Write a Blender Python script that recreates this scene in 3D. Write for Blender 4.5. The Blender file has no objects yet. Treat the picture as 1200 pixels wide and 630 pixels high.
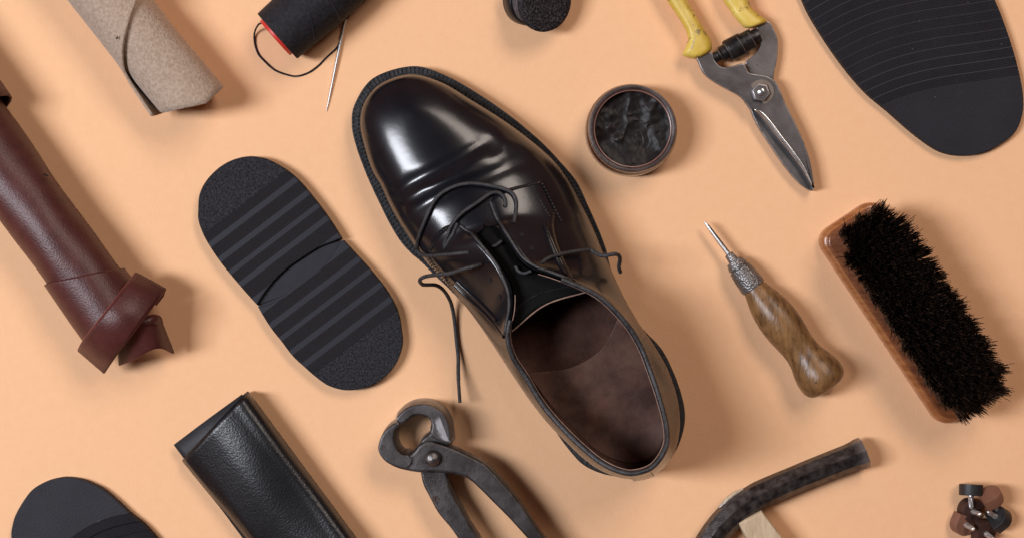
import bpy, bmesh, math, random
import numpy as np
from mathutils import Vector, Matrix
from mathutils.bvhtree import BVHTree

random.seed(7); np.random.seed(7)
U = 0.01            # one working unit (about 0.54 mm) in Blender units
HC = 1850.0         # height of the overhead camera above the table, working units
scene = bpy.context.scene
scene.unit_settings.system = 'METRIC'
scene.unit_settings.scale_length = 0.054
col = scene.collection
CAM = Vector((0, 0, HC * U))

# ------------------------------------------------------------------ helpers
def P(x, y, h=0.0):
    """point at height h seen at x, y of the traced plan"""
    f = 1 - h / HC
    return Vector(((x - 600) * f * U, -(y - 315) * f * U, h * U))

def W(x, y, h=0.0):
    """point of the table frame, relative to its centre"""
    return Vector((x * U, -y * U, h * U))

def spl(pts, n, closed=False, uniform=True):
    """Catmull-Rom through pts, resampled to n points"""
    p = np.array([tuple(q) for q in pts], float)
    m = len(p)
    if closed:
        ext = np.vstack([p[-1], p, p[0], p[1]]); segs = m
    else:
        ext = np.vstack([2 * p[0] - p[1], p, 2 * p[-1] - p[-2]]); segs = m - 1
    K = 16
    out = []
    for i in range(segs):
        a, b, c, d = ext[i], ext[i + 1], ext[i + 2], ext[i + 3]
        for k in range(K):
            t = k / K
            out.append(0.5 * ((2 * b) + (c - a) * t + (2 * a - 5 * b + 4 * c - d) * t * t + (3 * b - a - 3 * c + d) * t ** 3))
    out.append(p[0] if closed else p[-1])
    out = np.array(out)
    if not uniform:
        return out
    L = np.r_[0, np.cumsum(np.linalg.norm(np.diff(out, axis=0), axis=1))]
    q = np.linspace(0, L[-1], n + 1)[:-1] if closed else np.linspace(0, L[-1], n)
    return np.stack([np.interp(q, L, out[:, k]) for k in range(p.shape[1])], 1)

def lerp(x, xs, ys):
    return float(np.interp(x, xs, ys))

def wloc(o):
    v = Vector((0, 0, 0))
    while o:
        v += o.location; o = o.parent
    return v

def mk(name, verts, faces, m, parent=None, smooth=True, sharp=None):
    me = bpy.data.meshes.new(name)
    off = wloc(parent) if parent else Vector((0, 0, 0))
    me.from_pydata([tuple(Vector(v) - off) for v in verts], [], faces)
    bm = bmesh.new(); bm.from_mesh(me)
    bmesh.ops.recalc_face_normals(bm, faces=bm.faces)
    bm.to_mesh(me); bm.free()
    me.polygons.foreach_set('use_smooth', [smooth] * len(me.polygons))
    if smooth and sharp:
        me.set_sharp_from_angle(angle=math.radians(sharp))
    me.materials.append(m)
    o = bpy.data.objects.new(name, me); col.objects.link(o)
    if parent: o.parent = parent
    return o

def thing(name, label, cat, loc, group=None):
    o = bpy.data.objects.new(name, None); col.objects.link(o)
    o.empty_display_size = 0.1
    o.location = loc; o['label'] = label; o['category'] = cat
    if group: o['group'] = group
    return o

def tag(o, label, cat, group=None):
    o['label'] = label; o['category'] = cat
    if group: o['group'] = group
    return o

def solid(o, t, offset=-1):
    s = o.modifiers.new('thickness', 'SOLIDIFY'); s.thickness = t * U; s.offset = offset
    return o

def tube_geo(pts, r, seg=8, caps=True, rot=0.0, flat=None):
    """sweep a circle (radius r or list) along world points"""
    pts = [Vector(p) for p in pts]; n = len(pts)
    rr = [r] * n if np.isscalar(r) else list(r)
    T = []
    for i in range(n):
        a = pts[max(0, i - 1)]; b = pts[min(n - 1, i + 1)]
        t = (b - a)
        if t.length < 1e-9:
            t = T[-1].copy() if T else Vector((0, 0, 1))
        T.append(t.normalized())
    ref = Vector((0, 0, 1)) if abs(T[0].z) < .9 else Vector((1, 0, 0))
    N = (ref - T[0] * ref.dot(T[0])).normalized()
    V, F = [], []
    for i in range(n):
        N = (N - T[i] * N.dot(T[i])).normalized()
        B = T[i].cross(N)
        for k in range(seg):
            a = 2 * math.pi * k / seg + rot
            ca, sa = math.cos(a), math.sin(a)
            if flat: ca *= flat
            V.append(pts[i] + (N * ca + B * sa) * (rr[i] * U))
    for i in range(n - 1):
        for k in range(seg):
            F.append((i * seg + k, i * seg + (k + 1) % seg, (i + 1) * seg + (k + 1) % seg, (i + 1) * seg + k))
    if caps:
        F.append(tuple(range(seg))); F.append(tuple(range((n - 1) * seg, n * seg)))
    return V, F

def tube(name, pts, r, m, parent=None, seg=8, sharp=50, rot=0.0, flat=None, caps=True):
    V, F = tube_geo(pts, r, seg, caps, rot, flat)
    return mk(name, V, F, m, parent, True, sharp)

def multi(name, geos, m, parent, sharp=50, smooth=True):
    V, F = [], []
    for v, f in geos:
        o = len(V); V += list(v); F += [tuple(i + o for i in q) for q in f]
    return mk(name, V, F, m, parent, smooth, sharp)

def box_geo(c, ax, ay, az):
    V = [c + ax * i + ay * j + az * k for i in (-1, 1) for j in (-1, 1) for k in (-1, 1)]
    F = [(0, 1, 3, 2), (4, 6, 7, 5), (0, 4, 5, 1), (2, 3, 7, 6), (0, 2, 6, 4), (1, 5, 7, 3)]
    return V, F

def grid(name, rows, m, parent, closed=False, sharp=None):
    n = len(rows[0]); V = [v for r in rows for v in r]; F = []
    for i in range(len(rows) - 1):
        for k in range(n if closed else n - 1):
            k2 = (k + 1) % n
            F.append((i * n + k, i * n + k2, (i + 1) * n + k2, (i + 1) * n + k))
    return mk(name, V, F, m, parent, True, sharp)

def inset2(p, d):
    """move every point of a closed 2D outline inward by d"""
    t = np.roll(p, -1, 0) - np.roll(p, 1, 0)
    t /= np.maximum(np.linalg.norm(t, axis=1), 1e-9)[:, None]
    nrm = np.stack([-t[:, 1], t[:, 0]], 1)
    area = 0.5 * np.sum(p[:, 0] * np.roll(p[:, 1], -1) - np.roll(p[:, 0], -1) * p[:, 1])
    return p + nrm * d * (1 if area > 0 else -1)

def plate(name, pts, h0, h1, m, parent=None, bev=2.0, n=None, table=False, flare=0.0, seg=4, dome=0.0, sharp=35):
    """extruded outline with rounded upper rim; pts traced at the upper face"""
    p = spl(pts, n, True) if n else np.array(pts, float)
    if not table:
        f = 1 - h1 / HC
        p = np.stack([(p[:, 0] - 600) * f, (p[:, 1] - 315) * f], 1)
    rings = [(h0, -flare), (h1 - bev, 0.0)]
    for k in range(1, seg + 1):
        a = math.pi / 2 * k / seg
        rings.append((h1 - bev + bev * math.sin(a), bev * (1 - math.cos(a))))
    rings.append((h1 + dome * .3, bev + .8))
    V, F = [], []; N = len(p)
    for h, d in rings:
        q = inset2(p, d) if d else p
        V += [W(x, y, h) for x, y in q]
    for i in range(len(rings) - 1):
        for k in range(N):
            k2 = (k + 1) % N
            F.append((i * N + k, i * N + k2, (i + 1) * N + k2, (i + 1) * N + k))
    F.append(tuple(range(N))); F.append(tuple(range((len(rings) - 1) * N, len(rings) * N)))
    return mk(name, V, F, m, parent, True, sharp)

# ------------------------------------------------------------------ materials
class NT:
    def __init__(s, name):
        s.m = bpy.data.materials.new(name); s.m.use_nodes = True
        s.t = s.m.node_tree; s.b = s.t.nodes['Principled BSDF']
    def n(s, typ, **kw):
        x = s.t.nodes.new(typ)
        for k, v in kw.items():
            if k[0] == '_': setattr(x, k[1:], v)
            else:
                key = int(k[1:]) if k[0] == 'i' and k[1:].isdigit() else k.replace('__', ' ')
                x.inputs[key].default_value = v
        return x
    def l(s, a, b): s.t.links.new(a, b)
    def ramp(s, fac, stops, interp='LINEAR'):
        r = s.t.nodes.new('ShaderNodeValToRGB'); r.color_ramp.interpolation = interp
        e = r.color_ramp.elements
        while len(e) < len(stops): e.new(0.5)
        for q, (p, c) in zip(e, stops):
            q.position = p; q.color = c if len(c) == 4 else (*c, 1)
        s.l(fac, r.inputs[0]); return r.outputs[0]
    def math(s, op, a, b=None):
        x = s.t.nodes.new('ShaderNodeMath'); x.operation = op
        for i, v in enumerate((a, b)):
            if v is None: continue
            if hasattr(v, 'links'): s.l(v, x.inputs[i])
            else: x.inputs[i].default_value = v
        return x.outputs[0]

def g(v): return (v, v, v, 1)

def mat(name, c1, c2=None, rough=.5, metal=0.0, nscale=4, lo=.35, hi=.65, detail=6, bumps=(), rvar=0.0, coat=0.0,
        spec=.5, stretch=None, sheen=0.0, spots=None, wear=None, coatr=.12, coatior=1.5):
    k = NT(name)
    tc = k.n('ShaderNodeTexCoord'); vec = tc.outputs['Object']
    if stretch:
        mp = k.n('ShaderNodeMapping'); mp.inputs['Scale'].default_value = stretch[0]; mp.inputs['Rotation'].default_value = stretch[1]
        k.l(vec, mp.inputs[0]); vec = mp.outputs[0]
    b = k.b
    b.inputs['Roughness'].default_value = rough; b.inputs['Metallic'].default_value = metal
    b.inputs['Specular IOR Level'].default_value = spec
    b.inputs['Coat Weight'].default_value = coat; b.inputs['Coat Roughness'].default_value = coatr; b.inputs['Coat IOR'].default_value = coatior
    if sheen:
        b.inputs['Sheen Weight'].default_value = sheen; b.inputs['Sheen Roughness'].default_value = .5
    nz = k.n('ShaderNodeTexNoise', Scale=nscale, Detail=detail, Roughness=.6)
    k.l(vec, nz.inputs['Vector'])
    out = k.ramp(nz.outputs['Fac'], [(lo, c1), (hi, c2 or c1)])
    if spots:      # (scale, threshold, colour)
        n2 = k.n('ShaderNodeTexNoise', Scale=spots[0], Detail=5, Roughness=.7); k.l(vec, n2.inputs['Vector'])
        f = k.ramp(n2.outputs['Fac'], [(spots[1], g(0)), (spots[1] + .06, g(1))])
        mx = k.n('ShaderNodeMix', _data_type='RGBA'); k.l(f, mx.inputs[0]); k.l(out, mx.inputs[6]); mx.inputs[7].default_value = (*spots[2], 1)
        out = mx.outputs[2]
    if wear:
        ge = k.n('ShaderNodeNewGeometry'); nw = k.n('ShaderNodeTexNoise', Scale=12, Detail=4); k.l(vec, nw.inputs['Vector'])
        pv = k.math('ADD', ge.outputs['Pointiness'], k.math('MULTIPLY', k.math('SUBTRACT', nw.outputs['Fac'], .5), .05))
        f = k.ramp(pv, [(wear[0], g(0)), (wear[0] + wear[1], g(1))])
        mx = k.n('ShaderNodeMix', _data_type='RGBA'); k.l(f, mx.inputs[0]); k.l(out, mx.inputs[6]); mx.inputs[7].default_value = (*wear[2], 1)
        out = mx.outputs[2]
    k.l(out, b.inputs['Base Color'])
    if rvar:
        n3 = k.n('ShaderNodeTexNoise', Scale=nscale * 2.3, Detail=5); k.l(vec, n3.inputs['Vector'])
        k.l(k.math('ADD', k.math('MULTIPLY', k.math('SUBTRACT', n3.outputs['Fac'], .5), rvar * 2), rough), b.inputs['Roughness'])
    prev = None
    for typ, sc, st in bumps:
        if typ == 'noise':
            t = k.n('ShaderNodeTexNoise', Scale=sc, Detail=4, Roughness=.6)
        elif typ == 'vor':
            t = k.n('ShaderNodeTexVoronoi', Scale=sc)
        else:
            t = k.n('ShaderNodeTexWave', Scale=sc, Distortion=1.5)
        k.l(vec, t.inputs['Vector'])
        bp = k.n('ShaderNodeBump', Strength=st, Distance=.02)
        k.l(t.outputs[0], bp.inputs['Height'])
        if prev: k.l(prev, bp.inputs['Normal'])
        prev = bp.outputs[0]
    if prev:
        k.l(prev, b.inputs['Normal'])
        if coat: k.l(prev, b.inputs['Coat Normal'])
    return k.m

M = {}
M['paper'] = mat('peach_paper', (.862, .508, .284), (.882, .526, .298), rough=.85, nscale=9, detail=9, spec=.12, bumps=[('noise', 45, .2), ('noise', 8, .06)])
M['leather'] = mat('black_polished_leather', (.0045, .0045, .0065), (.0075, .0075, .010), rough=.36, nscale=3, rvar=.05, spec=.10,
                   coat=.70, coatr=.19, coatior=1.55, bumps=[('noise', 75, .03), ('noise', 9, .03), ('noise', 2.5, .08)])
M['edge'] = mat('worn_black_edge', (.009, .009, .010), (.038, .038, .042), rough=.45, nscale=14, bumps=[('noise', 40, .4)])
M['tongue'] = mat('black_tongue_leather', (.003, .003, .003), (.005, .005, .005), rough=.5, nscale=5, spec=.06, bumps=[('noise', 40, .1)])
M['lining'] = mat('brown_lining_leather', (.068, .024, .016), (.185, .080, .054), rough=.42, nscale=1.5, detail=9, rvar=.14, bumps=[('noise', 60, .1), ('noise', 2.5, .25)])
M['beige'] = mat('beige_edge', (.22, .135, .10), (.34, .22, .165), rough=.7, nscale=12)
M['welt'] = mat('black_welt', (.012, .012, .013), (.026, .025, .027), rough=.5, nscale=12, bumps=[('noise', 35, .5)])
M['stitch'] = mat('dark_stitching', (.014, .014, .016), (.045, .044, .047), rough=.6, spec=.2, nscale=9, bumps=[('noise', 60, .4)])
M['lace'] = mat('waxed_lace', (.016, .016, .018), (.038, .038, .042), rough=.55, nscale=10, bumps=[('noise', 45, .6)])
M['hole'] = mat('dark_hole', (.002, .002, .002), rough=.8)

# ------------------------------------------------------------------ the setting
s = 60
surf = mk('tabletop', [(-s, -s, 0), (s, -s, 0), (s, s, 0), (-s, s, 0)], [(0, 1, 2, 3)], M['paper'], None, False)
surf['kind'] = 'structure'

# ------------------------------------------------------------------ the shoe
shoe = thing('derby_shoe', 'large polished black leather lace-up shoe with untied laces in the middle', 'shoe', P(600, 330))

def zf(x, y):
    sx = (x - 748) * -.527 + (y - 556) * -.85
    return lerp(sx, [0, 120, 180, 260, 330, 470, 520, 570], [56, 56, 50, 32, 23, 22, 24, 27])

POLE = (489, 138, 80)
# outline of the upper at the welt, edge it runs up to, outline of the sole, 0 vamp .. 1 quarter
KEY = [
 ((482, 89), POLE, (483, 77.5), 0), ((517, 98), POLE, (519, 87), 0), ((550, 117), (497, 153, 82), (556, 107), 0),
 ((590, 142), (513, 180, 85), (597, 135), 0), ((625, 168), (531, 208, 89), (632, 164), 0), ((650, 191), (545, 230, 95), (657, 190), .05),
 ((668, 215), (556, 247, 100), (676, 213), .1), ((680, 238), (568, 264, 107), (688, 238), .2),
 ((690, 258), (582, 266, 114), (697, 258), .4), ((698, 276), (597, 286, 124), (705, 277), .5), ((706, 296), (610, 305, 132), (711, 294), .6),
 ((716, 318), (628, 317, 138), (717, 318), .75), ((731, 350), (658, 327, 142), (731, 350), .9), ((749, 383), (700, 346, 143), (751, 382), 1),
 ((768, 412), (730, 374, 140), (775, 408), 1), ((782, 438), (750, 404, 136), (790, 437), 1), ((791, 465), (763, 437, 138), (799, 463), 1),
 ((794, 490), (773, 467, 145), (803, 486), 1), ((791, 512), (781, 500, 157), (800, 508), 1), ((783, 532), (780, 524, 168), (791, 530), 1),
 ((768, 547), (765, 546, 172), (775, 549), 1), ((748, 554), (743, 554, 172), (755, 558.5), 1), ((727, 553), (724, 551, 169), (730, 559), 1),
 ((706, 546), (704, 541, 162), (704, 554), 1), ((687, 534), (684, 525, 152), (682, 543), 1), ((668, 516), (660, 502, 143), (664, 523), 1),
 ((648, 497), (636, 474, 137), (648, 501), 1), ((627, 472), (617, 443, 137), (627, 473), 1), ((605, 440), (601, 418, 140), (605, 440), 1),
 ((583, 408), (595, 393, 145), (583, 408), .95), ((563, 380), (600, 364, 147), (563, 380), .9), ((545, 356), (599, 338, 141), (544, 357), .8),
 ((528, 336), (587, 313, 134), (526, 338), .7), ((513, 320), (573, 294, 127), (509, 322), .55), ((501, 307), (558, 277, 117), (494, 307), .4),
 ((490, 293), (567, 266, 107), (481, 296), .2), ((479, 277), (556, 247, 100), (468, 281), .1), ((468, 260), (545, 230, 95), (456, 261), .05),
 ((457, 240), (532, 210, 90), (445, 239), 0), ((448, 220), (519, 190, 85), (436, 220), 0), ((437, 200), (506, 168, 83.5), (427, 199), 0),
 ((428, 172), (497, 153, 82), (417, 171), 0), ((423, 146), POLE, (412, 146), 0), ((428, 122), POLE, (416, 121), 0), ((447, 100), POLE, (438, 91), 0),
]
NK = len(KEY); SUB = 8
def keyspl(arr):
    p = np.array(arr, float); out = []
    for i in range(NK):
        a, b, c, d = p[i - 1], p[i], p[(i + 1) % NK], p[(i + 2) % NK]
        for k in range(SUB):
            t = k / SUB
            out.append(0.5 * ((2 * b) + (c - a) * t + (2 * a - 5 * b + 4 * c - d) * t * t + (3 * b - a - 3 * c + d) * t ** 3))
    return np.array(out)
Fi = keyspl([k[0] for k in KEY]); Ei = keyspl([k[1] for k in KEY]); Si = keyspl([k[2] for k in KEY])
def smooth_e(a, lo_, hi_):
    for _ in range(3):
        k_ = np.ones(21) / 21
        e_ = np.stack([np.convolve(np.r_[a[-10:, c], a[:, c], a[:10, c]], k_, 'valid') for c in range(3)], 1)
        wgt = np.clip((225 - a[:, 1]) / 30, 0, 1)[:, None]
        a = a * (1 - wgt) + e_ * wgt
    return a
Ei = smooth_e(Ei, 0, 0)
spine = Ei[0:9 * SUB]
for i in range(35 * SUB, NK * SUB):          # both halves of the vamp meet on one ridge line
    if Ei[i, 1] < 262: Ei[i] = spine[np.argmin(np.sum((spine - Ei[i]) ** 2, 1))]
Q = np.clip(keyspl([[k[3]] for k in KEY])[:, 0], 0, 1)
NL = len(Fi)
FZ = np.array([zf(*p) for p in Fi]); 
ker = np.ones(9) / 9
FZ = np.convolve(np.r_[FZ[-4:], FZ, FZ[:4]], ker, 'valid')
def unp(a, h):
    f = (1 - h / HC)[:, None]
    return np.c_[(a[:, 0:1] - 600) * f, (a[:, 1:2] - 315) * f, h]
Fw = unp(Fi, FZ); Ew = unp(Ei, Ei[:, 2]); Sw = unp(Si, FZ - 2)
tg = np.roll(Fw, -1, 0) - np.roll(Fw, 1, 0)
OUT = np.stack([tg[:, 1], -tg[:, 0]], 1); OUT /= np.linalg.norm(OUT, axis=1)[:, None]     # outward (loop is clockwise, y down)
cen = Fw[:, :2].mean(0)
if np.sum(OUT[0] * (Fw[0, :2] - cen)) < 0: OUT = -OUT

def polydist(x, y, line):
    best = 1e9; tt = 0; L = 0; tot = sum(math.dist(line[i], line[i + 1]) for i in range(len(line) - 1))
    for i in range(len(line) - 1):
        ax, ay = line[i]; bx, by = line[i + 1]
        dx, dy = bx - ax, by - ay; l2 = dx * dx + dy * dy
        t = max(0, min(1, ((x - ax) * dx + (y - ay) * dy) / l2))
        d = math.hypot(x - ax - dx * t, y - ay - dy * t)
        if d < best: best = d; tt = (L + t * math.sqrt(l2)) / tot
        L += math.sqrt(l2)
    return best, tt
CREASE = [   # line, height, width
 ([(450, 236), (466, 226), (482, 214), (505, 203), (535, 187), (562, 170), (580, 160)], -2.8, 8),
 ([(462, 246), (482, 231), (505, 220), (535, 204), (565, 190), (600, 178), (628, 176)], 1.8, 10),
 ([(478, 252), (500, 236), (530, 223), (565, 209), (600, 194), (640, 186)], -1.8, 7),
 ([(562, 160), (574, 172), (582, 184)], -.8, 8), ([(586, 166), (608, 168), (628, 176)], 1.8, 8),
 ([(490, 222), (520, 212), (560, 200)], .7, 3), ([(476, 228), (500, 214), (520, 206)], -.7, 2.4), ([(500, 217), (530, 201), (556, 190)], -.6, 2.2), ([(585, 190), (610, 182), (630, 181)], -.7, 2.4),
]
MV = 40
rows = []
for j in range(MV + 1):
    t = j / MV
    row = np.zeros((NL, 3))
    for i in range(NL):
        F = Fw[i]; E = Ew[i]; dz = E[2] - F[2]; q = Q[i]; o = OUT[i]
        c1v = np.array([*(F[:2] + o * 5), F[2] + .74 * dz]); c2v = np.array([*(E[:2] + (F[:2] - E[:2]) * .56), E[2]])
        c1q = np.array([*(F[:2] + o * 7), F[2] + .42 * dz]); c2q = np.array([*(E[:2] + (F[:2] - E[:2]) * .16 + o * 5), E[2] - .34 * dz])
        c1 = c1v * (1 - q) + c1q * q; c2 = c2v * (1 - q) + c2q * q
        row[i] = (1 - t) ** 3 * F + 3 * (1 - t) ** 2 * t * c1 + 3 * (1 - t) * t * t * c2 + t ** 3 * E
    rows.append(row)
rows = np.array(rows)
# even out the toe cap, where the sections fan out from one point: relax the welded grid
keyE = {}; grp = np.zeros(NL, int)
for i in range(NL):
    kk = tuple(np.round(Ei[i], 2)); grp[i] = keyE.setdefault(kk, len(keyE))
ng = len(keyE)
iy_ = rows[:, :, 1] / (1 - rows[:, :, 2] / HC) + 315
jw = np.clip((np.arange(MV + 1) - 14) / 12, 0, 1)[:, None]
wg = (np.clip((236 - iy_) / 40, 0, 1) * jw)[:, :, None]
for _ in range(24):
    new = rows.copy()
    up_, dn_ = rows[2:], rows[:-2]
    lf, rt = np.roll(rows, 3, 1), np.roll(rows, -3, 1)
    new[1:-1] = (up_ + dn_ + lf[1:-1] + rt[1:-1]) / 4
    acc = np.zeros((ng, 3)); cnt = np.zeros(ng)
    np.add.at(acc, grp, rows[MV - 1]); np.add.at(cnt, grp, 1)
    new[MV] = (acc / cnt[:, None])[grp]
    a = wg * .8
    rows = rows * (1 - a) + new * a
# wrinkles where the vamp flexes
for j in range(1, MV + 1):
    for i in range(NL):
        x, y, h = rows[j, i]
        if Q[i] > .5: continue
        f = 1 - h / HC; ix, iy = x / f + 600, y / f + 315
        if iy > 290 or iy < 140: continue
        dsum = 0
        for line, amp, wd in CREASE:
            d, tt = polydist(ix, iy, line)
            if d > wd * 3: continue
            dsum += amp * math.exp(-(d / wd) ** 2) * min(1, tt / .12 + .25) * min(1, (1 - tt) / .18)
        k = min(1, j / 8)
        rows[j, i, 2] += dsum * k
V = [W(*p) for r in rows for p in r]; FA = []
for j in range(MV):
    for i in range(NL):
        i2 = (i + 1) % NL
        FA.append((j * NL + i, j * NL + i2, (j + 1) * NL + i2, (j + 1) * NL + i))
upper = mk('upper', V, FA, M['leather'], shoe)
bvh = BVHTree.FromPolygons([tuple(v) for v in V], FA)

def drape(x, y, lift=0.0):
    d = (P(x, y, 0) - CAM).normalized()
    hit, nrm, _, _ = bvh.ray_cast(CAM, d)
    if hit is None or hit.z < .2:
        hit, nrm, _, _ = bvh.find_nearest(P(x, y, 120))
    if nrm.z < 0: nrm = -nrm
    return hit + nrm * lift * U

def onshoe(pts, lift, n):
    return [drape(x, y, lift) for x, y in spl(pts, n)]

# sole and heel
rng = list(range(NL))
def ring_cap(ring, zt=None):
    """strip from every ring point to the centre line of the shoe"""
    A = np.array([ -.527, -.85]); 
    inner = []
    for p in ring:
        sx = (p[0] - 148) * A[0] + (p[1] - 241) * A[1]
        inner.append(sx)
    return inner
def sole_bottom(x, y):
    sx = (x / .98 - 148) * -.527 + (y / .98 - 241) * -.85
    return lerp(sx, [0, 180, 300, 350, 480, 560], [40, 36, 6, 0, 0, 5])
botz = np.array([sole_bottom(*p[:2]) for p in Sw])
SV, SF = [], []
prof = [(-1, 0.0, 3), (0, 0, 0)]
inn = Sw.copy(); inn[:, :2] -= OUT * 22
def put(r): SV.extend(W(*p) for p in r)
topin = inn.copy(); topin[:, 2] = FZ - 3
r1 = Sw.copy(); r1[:, :2] -= OUT * 1.5
r2 = Sw.copy(); r2[:, 2] -= 1.5
r3 = Sw.copy(); r3[:, 2] = np.maximum(botz + 2, 1.5)
r4 = Sw.copy(); r4[:, 2] = botz; r4[:, :2] -= OUT * 2
r5 = inn.copy(); r5[:, 2] = botz
for r in (topin, r1, r2, r3, r4, r5): put(r)
for j in range(5):
    for i in range(NL):
        i2 = (i + 1) % NL; SF.append((j * NL + i, j * NL + i2, (j + 1) * NL + i2, (j + 1) * NL + i))
SF.append(tuple(range(5 * NL, 6 * NL)))
sole = mk('sole', SV, SF, M['welt'], shoe, True, 40)
hs = [i for i in range(NL) if ((Si[i, 0] - 748) * -.527 + (Si[i, 1] - 556) * -.85) < 165]
hp = np.array([Sw[i, :2] for i in hs])
k0 = max(range(len(hs)), key=lambda k: (hs[k] - hs[k - 1]) % NL)   # start of the run
hp = np.roll(hp, -k0, 0)
plate('heel', hp, 0, 41, M['welt'], shoe, bev=1.5, table=True)
# welt stitching
gs = []
idx = [i for i in range(NL) if (i >= (NK - 12) * SUB or i <= 10 * SUB)]
idx = [i for i in range((NK - 12) * SUB, NL)] + list(range(0, 10 * SUB))
mid = []
for i in idx:
    a = Fw[i] * .42 + Sw[i] * .58; mid.append((a[0], a[1], FZ[i] - 1.6, OUT[i][0], OUT[i][1], np.linalg.norm(Sw[i, :2] - Fw[i, :2])))
mid = spl(mid, 128)
for k in range(len(mid)):
    x, y, z, ox, oy, wd = mid[k]
    n_ = math.hypot(ox, oy); ox /= n_; oy /= n_
    wv = max(2.0, wd * .30)
    a = Vector((ox, -oy, 0)); b = Vector((a.y, -a.x, 0))
    gs.append(box_geo(W(x, y, z), a * wv * U, b * 1.5 * U, Vector((0, 0, 1.1 * U))))
multi('welt_stitching', gs, M['stitch'], sole, smooth=False)
# raised outer lip of the welt
tube('welt_rim', [W(Sw[i][0] - OUT[i][0] * 1.6, Sw[i][1] - OUT[i][1] * 1.6, FZ[i] - 2.2) for i in idx], 1.5, M['welt'], sole, seg=6)

# lining, insole
i0, i1 = 8 * SUB, 34 * SUB
lr = []
for j in range(MV, 1, -1):
    r = []
    for i in range(i0, i1 + 1):
        p = rows[j, i].copy(); th = 4.5 if j < MV else 2.5
        p[:2] -= OUT[i] * th; p[2] -= 1.0 if j == MV else 0
        r.append(W(*p))
    lr.append(r)
fl = M['tongue']
k1, k2 = 12 * SUB - i0, 30 * SUB - i0
grid('lining', [r[k1:k2 + 1] for r in lr], M['lining'], shoe)
for nm_, a_, b_ in (('facing_lining', 0, k1), ('facing_lining', k2, i1 - i0)):
    grid(nm_, [r[a_:b_ + 1] for r in lr[:14]], fl, shoe)
cl = [(500, 150), (530, 205), (560, 260), (590, 310), (620, 360), (660, 420), (700, 480), (730, 520)]
clw = np.array([[(x - 600) * .975, (y - 315) * .975] for x, y in cl]); clw = spl(clw, 60)
ir = []
base = Fw.copy(); base[:, :2] -= OUT * 6; base[:, 2] += 3
near = np.array([clw[np.argmin(np.sum((clw - p[:2]) ** 2, 1))] for p in base])
for _ in range(6):
    near = (np.roll(near, 3, 0) + near + np.roll(near, -3, 0)) / 3
for t in np.linspace(0, 1, 8):
    r = base.copy(); r[:, :2] = base[:, :2] * (1 - t) + near * t; r[:, 2] += 3 * (1 - t) ** 3 - 1
    ir.append([W(*p) for p in r])
M['insole'] = mat('dark_insole_leather', (.038, .015, .010), (.095, .043, .030), rough=.5, spec=.1, nscale=2.5, detail=8, bumps=[('noise', 20, .2)])
grid('insole', ir, M['insole'], shoe, closed=True)
M['sock'] = mat('worn_heel_sock_leather', (.045, .018, .0125), (.150, .072, .050), rough=.40, nscale=2.0, detail=9, rvar=.15, bumps=[('noise', 40, .1), ('noise', 3, .2)])
sk = []
for i in range(NL):
    sx = (Fi[i, 0] - 748) * -.527 + (Fi[i, 1] - 556) * -.85
    if sx < 172: sk.append(Fw[i, :2] - OUT[i] * 13)
k0 = max(range(len(sk)), key=lambda k: np.linalg.norm(sk[k] - sk[k - 1]))
sk = np.roll(np.array(sk), -k0, 0)
ft = spl([tuple(sk[-1]), tuple((sk[-1] * .65 + sk[0] * .35) + np.array([11, 17])), tuple((sk[-1] * .3 + sk[0] * .7) + np.array([11, 18])), tuple(sk[0])], 24)[1:-1]
plate('heel_sock', np.vstack([sk, ft]), 55, 60.2, M['sock'], shoe, bev=.4, table=True)

# collar binding and facing edge
ce = []
for i in range(12 * SUB, 30 * SUB - 2):
    ce.append(W(Ew[i][0], Ew[i][1], Ew[i][2] + .5))
tube('collar_binding', ce, 2.9, M['edge'], shoe, seg=8)
ce2 = [W(Ew[i][0] - OUT[i][0] * 3.6, Ew[i][1] - OUT[i][1] * 3.6, Ew[i][2] - .6) for i in range(i0 + 26, i1 - 26)]
tube('lining_edge', ce2, .5, M['beige'], shoe, seg=6)
ce3 = [W(Ew[i][0] + OUT[i][0] * 5.0, Ew[i][1] + OUT[i][1] * 5.0, Ew[i][2] - 4) for i in range(13 * SUB, 29 * SUB)]

# tongue
tl = spl([(530, 240, 84), (542, 262, 96), (556, 282, 106), (574, 306, 114), (588, 335, 122), (596, 362, 127), (600, 388, 130)], 30)
tr = spl([(562, 222, 84), (577, 240, 96), (592, 272, 108), (612, 302, 118), (634, 317, 125), (660, 329, 129), (690, 341, 131)], 30)
tcn = spl([(545, 231, 84), (558, 252, 98), (572, 280, 111), (592, 308, 120), (612, 332, 126), (628, 350, 129), (639, 357, 131)], 30)
trow = []
for a, c, b in zip(tl, tcn, tr):
    trow.append([P(*q) for q in spl([a, c, b], 15)])
solid(grid('tongue', trow, M['tongue'], shoe), 2.0)
ed = [Vector(v) for v in trow[-1]]
tube('tongue_edge', [v + Vector((0, 0, .3 * U)) for v in ed], .8, M['beige'], shoe, seg=6)
ed2 = [v + Vector((0, 0, .9 * U)) for v in trow[-4]]
dash = []
q = spl([tuple(v) for v in ed2], 73)
for k in range(0, 72, 2):
    dash.append(tube_geo([Vector(q[k]), Vector(q[k + 1])], .65, 5))
multi('tongue_stitching', dash, M['stitch'], shoe)

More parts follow.
